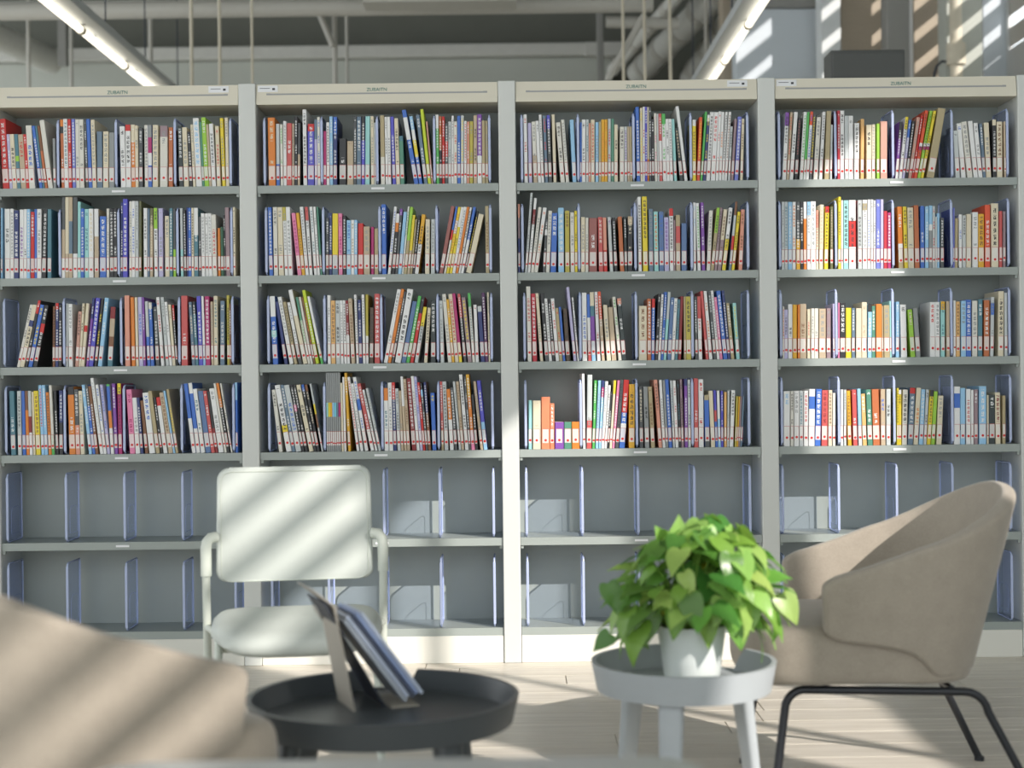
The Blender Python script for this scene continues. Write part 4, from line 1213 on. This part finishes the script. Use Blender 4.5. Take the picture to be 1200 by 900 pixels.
# ================================================================ tray tables
def tray_table(name, loc, r, zrim, depth, notch, legs, m, label, legw):
    root = empty(name, loc)
    n = 96
    thick = 0.011
    rb_ = r - 0.013
    rows = []
    zb = zrim - depth
    a0, a1 = notch
    def rimz(deg):
        if a0 < deg < a1:
            e = min(deg - a0, a1 - deg) / 3.0
            return zrim - (depth - 0.016) * smooth01(e)
        return zrim
    outer_b, outer_t, inner_t, inner_b = [], [], [], []
    for i in range(n):
        dg = 360.0 * i / n
        a = R(dg)
        ca, sa = math.cos(a), math.sin(a)
        zt = rimz(dg)
        k = (zt - zb) / depth
        ro = rb_ + (r - rb_) * k
        outer_b.append((rb_ * ca, rb_ * sa, zb))
        outer_t.append((ro * ca, ro * sa, zt))
        inner_t.append(((ro - thick) * ca, (ro - thick) * sa, zt))
        inner_b.append(((rb_ - thick) * ca, (rb_ - thick) * sa, zb + 0.004))
    rim_ = MB()
    rim_.grid([outer_b, outer_t, inner_t, inner_b, outer_b], closed=True)
    bmesh.ops.remove_doubles(rim_.bm, verts=rim_.bm.verts[:], dist=1e-6)
    rim_.build('rim', m, root, smooth=40)
    MB().lathe([(0, zb + 0.001), (rb_ - thick - 0.0003, zb + 0.001), (rb_ - thick - 0.0003, zb + 0.012), (0, zb + 0.012)], 72).build('tray', m, root, smooth=40)
    for dg in legs:
        a = R(dg)
        o = Vector((math.cos(a), math.sin(a), 0))
        t = Vector((-math.sin(a), math.cos(a), 0))
        lg = MB()
        rings = []
        for k in range(6):
            f = k / 5
            z = zb * (1 - f) + 0.0 * f
            c = o * (r * 0.76 + r * 0.22 * f)
            w1, w2 = legw * (1 - 0.30 * f), legw * 0.62 * (1 - 0.28 * f)
            rings.append([(c + t * (w1 / 2 * math.copysign(abs(math.cos(q)) ** 0.6, math.cos(q))) + o * (w2 / 2 * math.copysign(abs(math.sin(q)) ** 0.6, math.sin(q)))) + Vector((0, 0, z)) for q in [2 * math.pi * i / 16 for i in range(16)]])
        lg.grid(rings, closed=True)
        lg.bm.verts.ensure_lookup_table()
        lg.bm.faces.new(list(lg.bm.verts[:16]))
        lg.bm.faces.new(list(lg.bm.verts[-16:]))
        lg.build('leg', m, root, smooth=50)
    tag(root, label, 'side table', 'round tray tables')
    return root


M_BLACKTRAY = mat('black_tray_lacquer', (72, 77, 80), 0.34, noise=0.04, nscale=18)
M_GREYTRAY = mat('pale_grey_tray_lacquer', (170, 176, 179), 0.45, noise=0.03, nscale=18)
TB = Vector(((445 - 600) * 3.10 / F, 3.10, 0))
TW = Vector(((797 - 600) * 3.45 / F, 3.45, 0))
tray_table('tray_table', TB, 0.282, 0.412, 0.055, (80, 106), (-146, -50, 50, 142), M_BLACKTRAY, 'black round tray table holding the brochure stand', 0.062)
tray_table('tray_table', TW, 0.213, 0.412, 0.066, (40, 62), (-106, 130, 28), M_GREYTRAY, 'pale grey round tray table under the potted plant', 0.058)

# ================================================================ brochure stand on the black table
M_GREYBOARD = mat('grey_beige_board', (170, 164, 152), 0.6, noise=0.04, nscale=30)
M_DARKBOARD = mat('dark_board', (48, 54, 66), 0.5, noise=0.03, nscale=30)
M_BROCH = [mat('brochure_blue_white', (196, 206, 224), 0.5, noise=0.04, nscale=30), mat('brochure_blue', (150, 168, 206), 0.5, noise=0.05, nscale=20), mat('brochure_grey', (178, 186, 196), 0.5, noise=0.04, nscale=20), mat('brochure_dark', (92, 100, 118), 0.5, noise=0.05, nscale=20)]
ZT = 0.412 - 0.055 + 0.012
YS = 3.135                                # near edge of the stand
TURN = R(21)
bs = empty('brochure_stand', (px(425, 835, YS).x, YS, ZT + 0.0006), TURN)
tag(bs, 'folding brochure stand of beige and dark boards on the black table', 'brochure stand')
MI = (Matrix.Translation(bs.location) @ Matrix.Rotation(TURN, 4, 'Z')).inverted()
CT = math.cos(TURN)


def loc2(x, y, ground=False):
    """section point of the stand in its own frame"""
    p = px(x, y, YS)
    return Vector(((p.x - bs.location.x) / CT, 0, 0.0 if ground else p.z - bs.location.z))


def board(parent, name, m, a, b, th, y0, y1):
    d = (b - a).normalized()
    nrm = Vector((-d.z, 0, d.x)) * th
    if nrm.z < 0:
        nrm = -nrm
    mb = MB().prism([(p.x, y0, p.z) for p in (a, b, b + nrm, a + nrm)], (0, y1 - y0, 0), bev=0.0006, seg=1)
    return mb.build(name, m, parent)


board(bs, 'front_board', M_GREYBOARD, loc2(393, 711), loc2(415, 835, True), 0.0035, 0.0, 0.135)
dk = board(bs, 'dark_board', M_DARKBOARD, loc2(383, 706), loc2(452, 835, True), 0.0035, 0.012, 0.165)
board(bs, 'front_lip', M_GREYBOARD, loc2(458, 835, True), loc2(490, 835, True), 0.003, 0.0, 0.14)
board(bs, 'top_flap', M_GREYBOARD, loc2(370, 690), loc2(398, 714), 0.0025, 0.015, 0.15)
a_, b_ = loc2(383, 706), loc2(452, 835, True)
bd = MB().tube([(-0.0035, 0, 0), (0.001, 0, 0)], 0.017, 20).build('badge', mat('silver_badge', (196, 194, 186), 0.35), bs, smooth=40)
bd.location = a_.lerp(b_, 0.16) + Vector((-0.001, 0.147, 0))
bd.rotation_euler = (0, math.atan2((b_ - a_).x, -(b_ - a_).z) * -1, 0)
BR_LABEL = ['pale blue brochure lying outermost on the stand', 'grey brochure second from outside on the stand', 'dark brochure in the middle of the stand', 'light blue brochure fourth from outside on the stand', 'grey blue brochure innermost on the stand']
BR_M = [M_BROCH[2], M_BROCH[0], M_BROCH[3], M_BROCH[1], M_BROCH[0]]
MW = Matrix.Translation(bs.location) @ Matrix.Rotation(TURN, 4, 'Z')
A0 = loc2(404, 728)
B0 = loc2(474, 835, True) + Vector((0, 0, 0.010))
d = (B0 - A0).normalized()
nn = Vector((-d.z, 0, d.x))
nn = nn if nn.z > 0 else -nn
for k in range(5):
    th = 0.0074
    sh_ = d * (-0.006 * (k % 2) + 0.003 * k)
    a = A0 + nn * (0.0094 * k) + sh_
    b = B0 + nn * (0.0094 * k) + sh_
    mb = MB().prism([(p.x, 0.004 + 0.004 * (k % 3), p.z) for p in (a, b, b + nn * th, a + nn * th)], (0, 0.15, 0), bev=0.0008, seg=1)
    o = mb.build('brochure', BR_M[k])
    o.matrix_world = MW
    tag(o, BR_LABEL[4 - k], 'brochure', 'brochures on the stand')

# ================================================================ potted plant
M_POT = mat('white_pot_glaze', (218, 224, 222), 0.35, noise=0.02, nscale=10)
M_SOIL = mat('potting_soil', (60, 46, 36), 0.95, noise=0.4, nscale=120, bump=0.6)
M_STEM = mat('green_stem', (120, 158, 66), 0.55, noise=0.1, nscale=30)


def leaf_material(name, rgb):
    m = bpy.data.materials.new(name)
    m.use_nodes = True
    nt = m.node_tree
    b = nt.nodes['Principled BSDF']
    out = nt.nodes['Material Output']
    L = nt.links.new
    oi = nt.nodes.new('ShaderNodeObjectInfo')
    tc = nt.nodes.new('ShaderNodeTexCoord')
    nz = nt.nodes.new('ShaderNodeTexNoise')
    nz.inputs['Scale'].default_value = 35
    L(tc.outputs['Object'], nz.inputs['Vector'])
    hs = nt.nodes.new('ShaderNodeHueSaturation')
    mr = nt.nodes.new('ShaderNodeMapRange')
    mr.inputs['To Min'].default_value = 0.475
    mr.inputs['To Max'].default_value = 0.515
    L(oi.outputs['Random'], mr.inputs['Value'])
    L(mr.outputs[0], hs.inputs['Hue'])
    mv_ = nt.nodes.new('ShaderNodeMath')
    mv_.operation = 'MULTIPLY_ADD'
    mv_.inputs[1].default_value = 0.45
    mv_.inputs[2].default_value = 0.78
    L(nz.outputs['Fac'], mv_.inputs[0])
    L(mv_.outputs[0], hs.inputs['Value'])
    hs.inputs['Color'].default_value = (*lin(rgb), 1)
    L(hs.outputs['Color'], b.inputs['Base Color'])
    b.inputs['Roughness'].default_value = 0.32
    tl = nt.nodes.new('ShaderNodeBsdfTranslucent')
    L(hs.outputs['Color'], tl.inputs['Color'])
    mx = nt.nodes.new('ShaderNodeMixShader')
    mx.inputs['Fac'].default_value = 0.35
    L(b.outputs[0], mx.inputs[1])
    L(tl.outputs[0], mx.inputs[2])
    L(mx.outputs[0], out.inputs['Surface'])
    return m


M_LEAF = [leaf_material('leaf_green', (118, 168, 70)), leaf_material('leaf_light_green', (158, 196, 104)), leaf_material('leaf_deep_green', (88, 138, 62)), leaf_material('leaf_yellow', (206, 190, 60))]


def leaf_mesh(m, bend):
    """heart shaped blade, unit length along +x, face up +z"""
    prof = [(0.0, 0.02), (-0.06, 0.16), (-0.05, 0.28), (0.06, 0.36), (0.22, 0.375), (0.42, 0.33), (0.62, 0.235), (0.80, 0.125), (0.93, 0.045), (1.0, 0.0)]
    mid = [0.0, 0.02, 0.05, 0.10, 0.24, 0.42, 0.62, 0.80, 0.93, 1.0]
    mb = MB()
    rows = []
    for i, (x, w) in enumerate(prof):
        row = []
        for s in (-1, -0.5, 0, 0.5, 1):
            xx = mid[i] + (x - mid[i]) * abs(s)
            yy = w * s
            zz = 0.22 * abs(yy) * (1 - 0.4 * abs(s)) + -bend * xx * xx + 0.02 * math.sin(7 * xx + 3 * s)
            row.append((xx, yy, zz))
        rows.append(row)
    mb.grid(rows)
    bmesh.ops.remove_doubles(mb.bm, verts=mb.bm.verts[:], dist=1e-5)
    return mb.mesh('leaf', m, smooth=180)


LEAVES = [[leaf_mesh(m, b) for b in (0.12, 0.28, 0.5)] for m in M_LEAF]
ZP = 0.412 - 0.066 + 0.012 + 0.0008
PC = Vector(((807 - 600) * 3.43 / F, 3.43, ZP))
plant = empty('potted_plant', PC)
tag(plant, 'bushy green heart-leaved plant in a white pot on the pale table', 'plant')
PH = 0.138
MB().lathe([(0, 0), (0.058, 0), (0.061, 0.004), (0.079, PH - 0.006), (0.080, PH), (0.076, PH), (0.073, PH - 0.02), (0.07, PH - 0.03), (0, PH - 0.03)], 48).build('pot', M_POT, plant, smooth=40)
MB().lathe([(0, PH - 0.018), (0.03, PH - 0.016), (0.0715, PH - 0.022), (0.069, PH - 0.029), (0, PH - 0.0295)], 32).build('soil', M_SOIL, plant, smooth=60)
rl = random.Random(23)
stems = MB()


def add_leaf(p, tip, up, size, mi, bend):
    x = tip.normalized()
    z = (up - x * up.dot(x)).normalized()
    yv = z.cross(x)
    Mx = Matrix((x, yv, z)).transposed().to_4x4()
    Mx.translation = p
    o = link('leaf', LEAVES[mi][bend], plant)
    o.matrix_local = Mx @ Matrix.Diagonal((size, size * rl.uniform(0.88, 1.08), size, 1))
    return o


C0 = Vector((0.014, -0.01, 0.190))
RX, RZ = 0.192, 0.175
cnt = 0
pts_used = []
tries = 0
while cnt < 205 and tries < 9000:
    tries += 1
    az = rl.uniform(0, 2 * math.pi)
    el = rl.uniform(-0.62, 1.45)
    rad = rl.choice((1.0, 1.0, 0.95, 0.72, 0.5))
    d = Vector((math.cos(el) * math.cos(az), math.cos(el) * math.sin(az), math.sin(el)))
    p = C0 + Vector((d.x * RX * rad, d.y * RX * rad * 0.95, d.z * RZ * rad * (1.0 if d.z > 0 else 0.85)))
    p.x += 0.02 * d.z
    if p.z < PH - 0.045:
        continue
    if d.y < -0.2 and abs(d.x) < 0.75 and p.z < PH + 0.035:
        continue
    if d.x > 0.25 and d.y > 0.25 and p.z < 0.16:
        continue
    if (p.xy.length < 0.105) and p.z < PH + 0.012:
        continue
    if any((p - u).length < 0.024 for u in pts_used):
        continue
    pts_used.append(p)
    out_ = Vector((d.x, d.y, 0))
    out_ = out_.normalized() if out_.length > 0.05 else Vector((1, 0, 0))
    tip = out_ * rl.uniform(0.55, 1.0) + Vector((0, 0, rl.uniform(-0.9, 0.15) - (0.35 if d.z < 0.1 else 0) + 0.5 * max(0, d.z - 0.75)))
    tip += Vector((rl.uniform(-.5, .5), rl.uniform(-.5, .5), 0))
    up = Vector((0, 0, 1)) + d * rl.uniform(0.5, 1.4) + Vector((rl.uniform(-.4, .4), rl.uniform(-.5, .2), 0))
    size = rl.uniform(0.056, 0.094)
    base = p - tip.normalized() * size * 0.4
    mi = rl.choices((0, 1, 2, 3), (5, 4 + (2 if d.x > 0.2 else 0), 3, 0.18))[0]  # more light green leaves on the right, imitating the sunlit side in colour
    add_leaf(base, tip, up, size, mi, rl.choice((0, 1, 1, 2)))
    root_p = Vector((d.x * 0.03, d.y * 0.03, PH - 0.025))
    mid_ = root_p.lerp(base, 0.55) + Vector((0, 0, 0.035))
    stems.tube([root_p, mid_, base], [0.0022, 0.0019, 0.0013], 5, cap=False)
    cnt += 1
# upright leaf on top, trailing runner on the left
for (x, y, tx, tz, sz, mi, dy) in ((795, 628, 0.05, 1.0, 0.088, 1, -0.03), (778, 632, -0.45, 0.8, 0.07, 0, 0.0), (826, 640, 0.5, 0.7, 0.07, 0, -0.02), (706, 752, -0.8, -0.75, 0.056, 2, -0.06), (732, 738, 0.1, -1.0, 0.05, 2, -0.05), (718, 700, 0.3, -0.9, 0.075, 2, -0.05), (866, 738, 0.12, -1, 0.085, 0, -0.09), (830, 735, 0.02, -1.0, 0.088, 0, -0.10), (757, 735, -0.1, -1, 0.085, 2, -0.09), (925, 712, 0.5, -1, 0.08, 1, -0.03), (880, 715, 0.1, -1, 0.09, 1, -0.11), (792, 728, -0.15, -1, 0.08, 0, -0.11)):
    p = px(x, y, 3.43 + dy) - PC
    tip = Vector((tx, -0.25, tz))
    up = Vector((0.1, -1.0, 0.45))
    base = p - tip.normalized() * sz * 0.45
    add_leaf(base, tip, up, sz, mi, 0)
    stems.tube([Vector((0.0, 0, PH - 0.025)), Vector((base.x * 0.5, base.y * 0.5, max(base.z, PH) + 0.03)), base], [0.0022, 0.002, 0.0014], 5, cap=False)
stems.build('stems', M_STEM, plant, smooth=60)

# ================================================================ near low table
M_NEAR = mat('pale_grey_laminate', (206, 208, 206), 0.4, noise=0.02, nscale=12)
nt_ = empty('low_table', (-0.155, 1.75, 0))
tag(nt_, 'pale grey low table with rounded corners at the bottom edge foreground', 'table')
ptsn = rrect(-0.40, 0.395, -0.25, 0.245, 0.06, 6)
MB().prism([(x, yv, 0.524) for x, yv in ptsn], (0, 0, 0.03), bev=0.008, seg=3).build('table_top', M_NEAR, nt_, smooth=40)
for sx in (-0.32, 0.32):
    for sy in (-0.19, 0.18):
        MB().tube([(sx * 1.06, sy * 1.06, 0), (sx, sy, 0.5238)], [0.013, 0.018], 12).build('leg', M_NEAR, nt_, smooth=50)
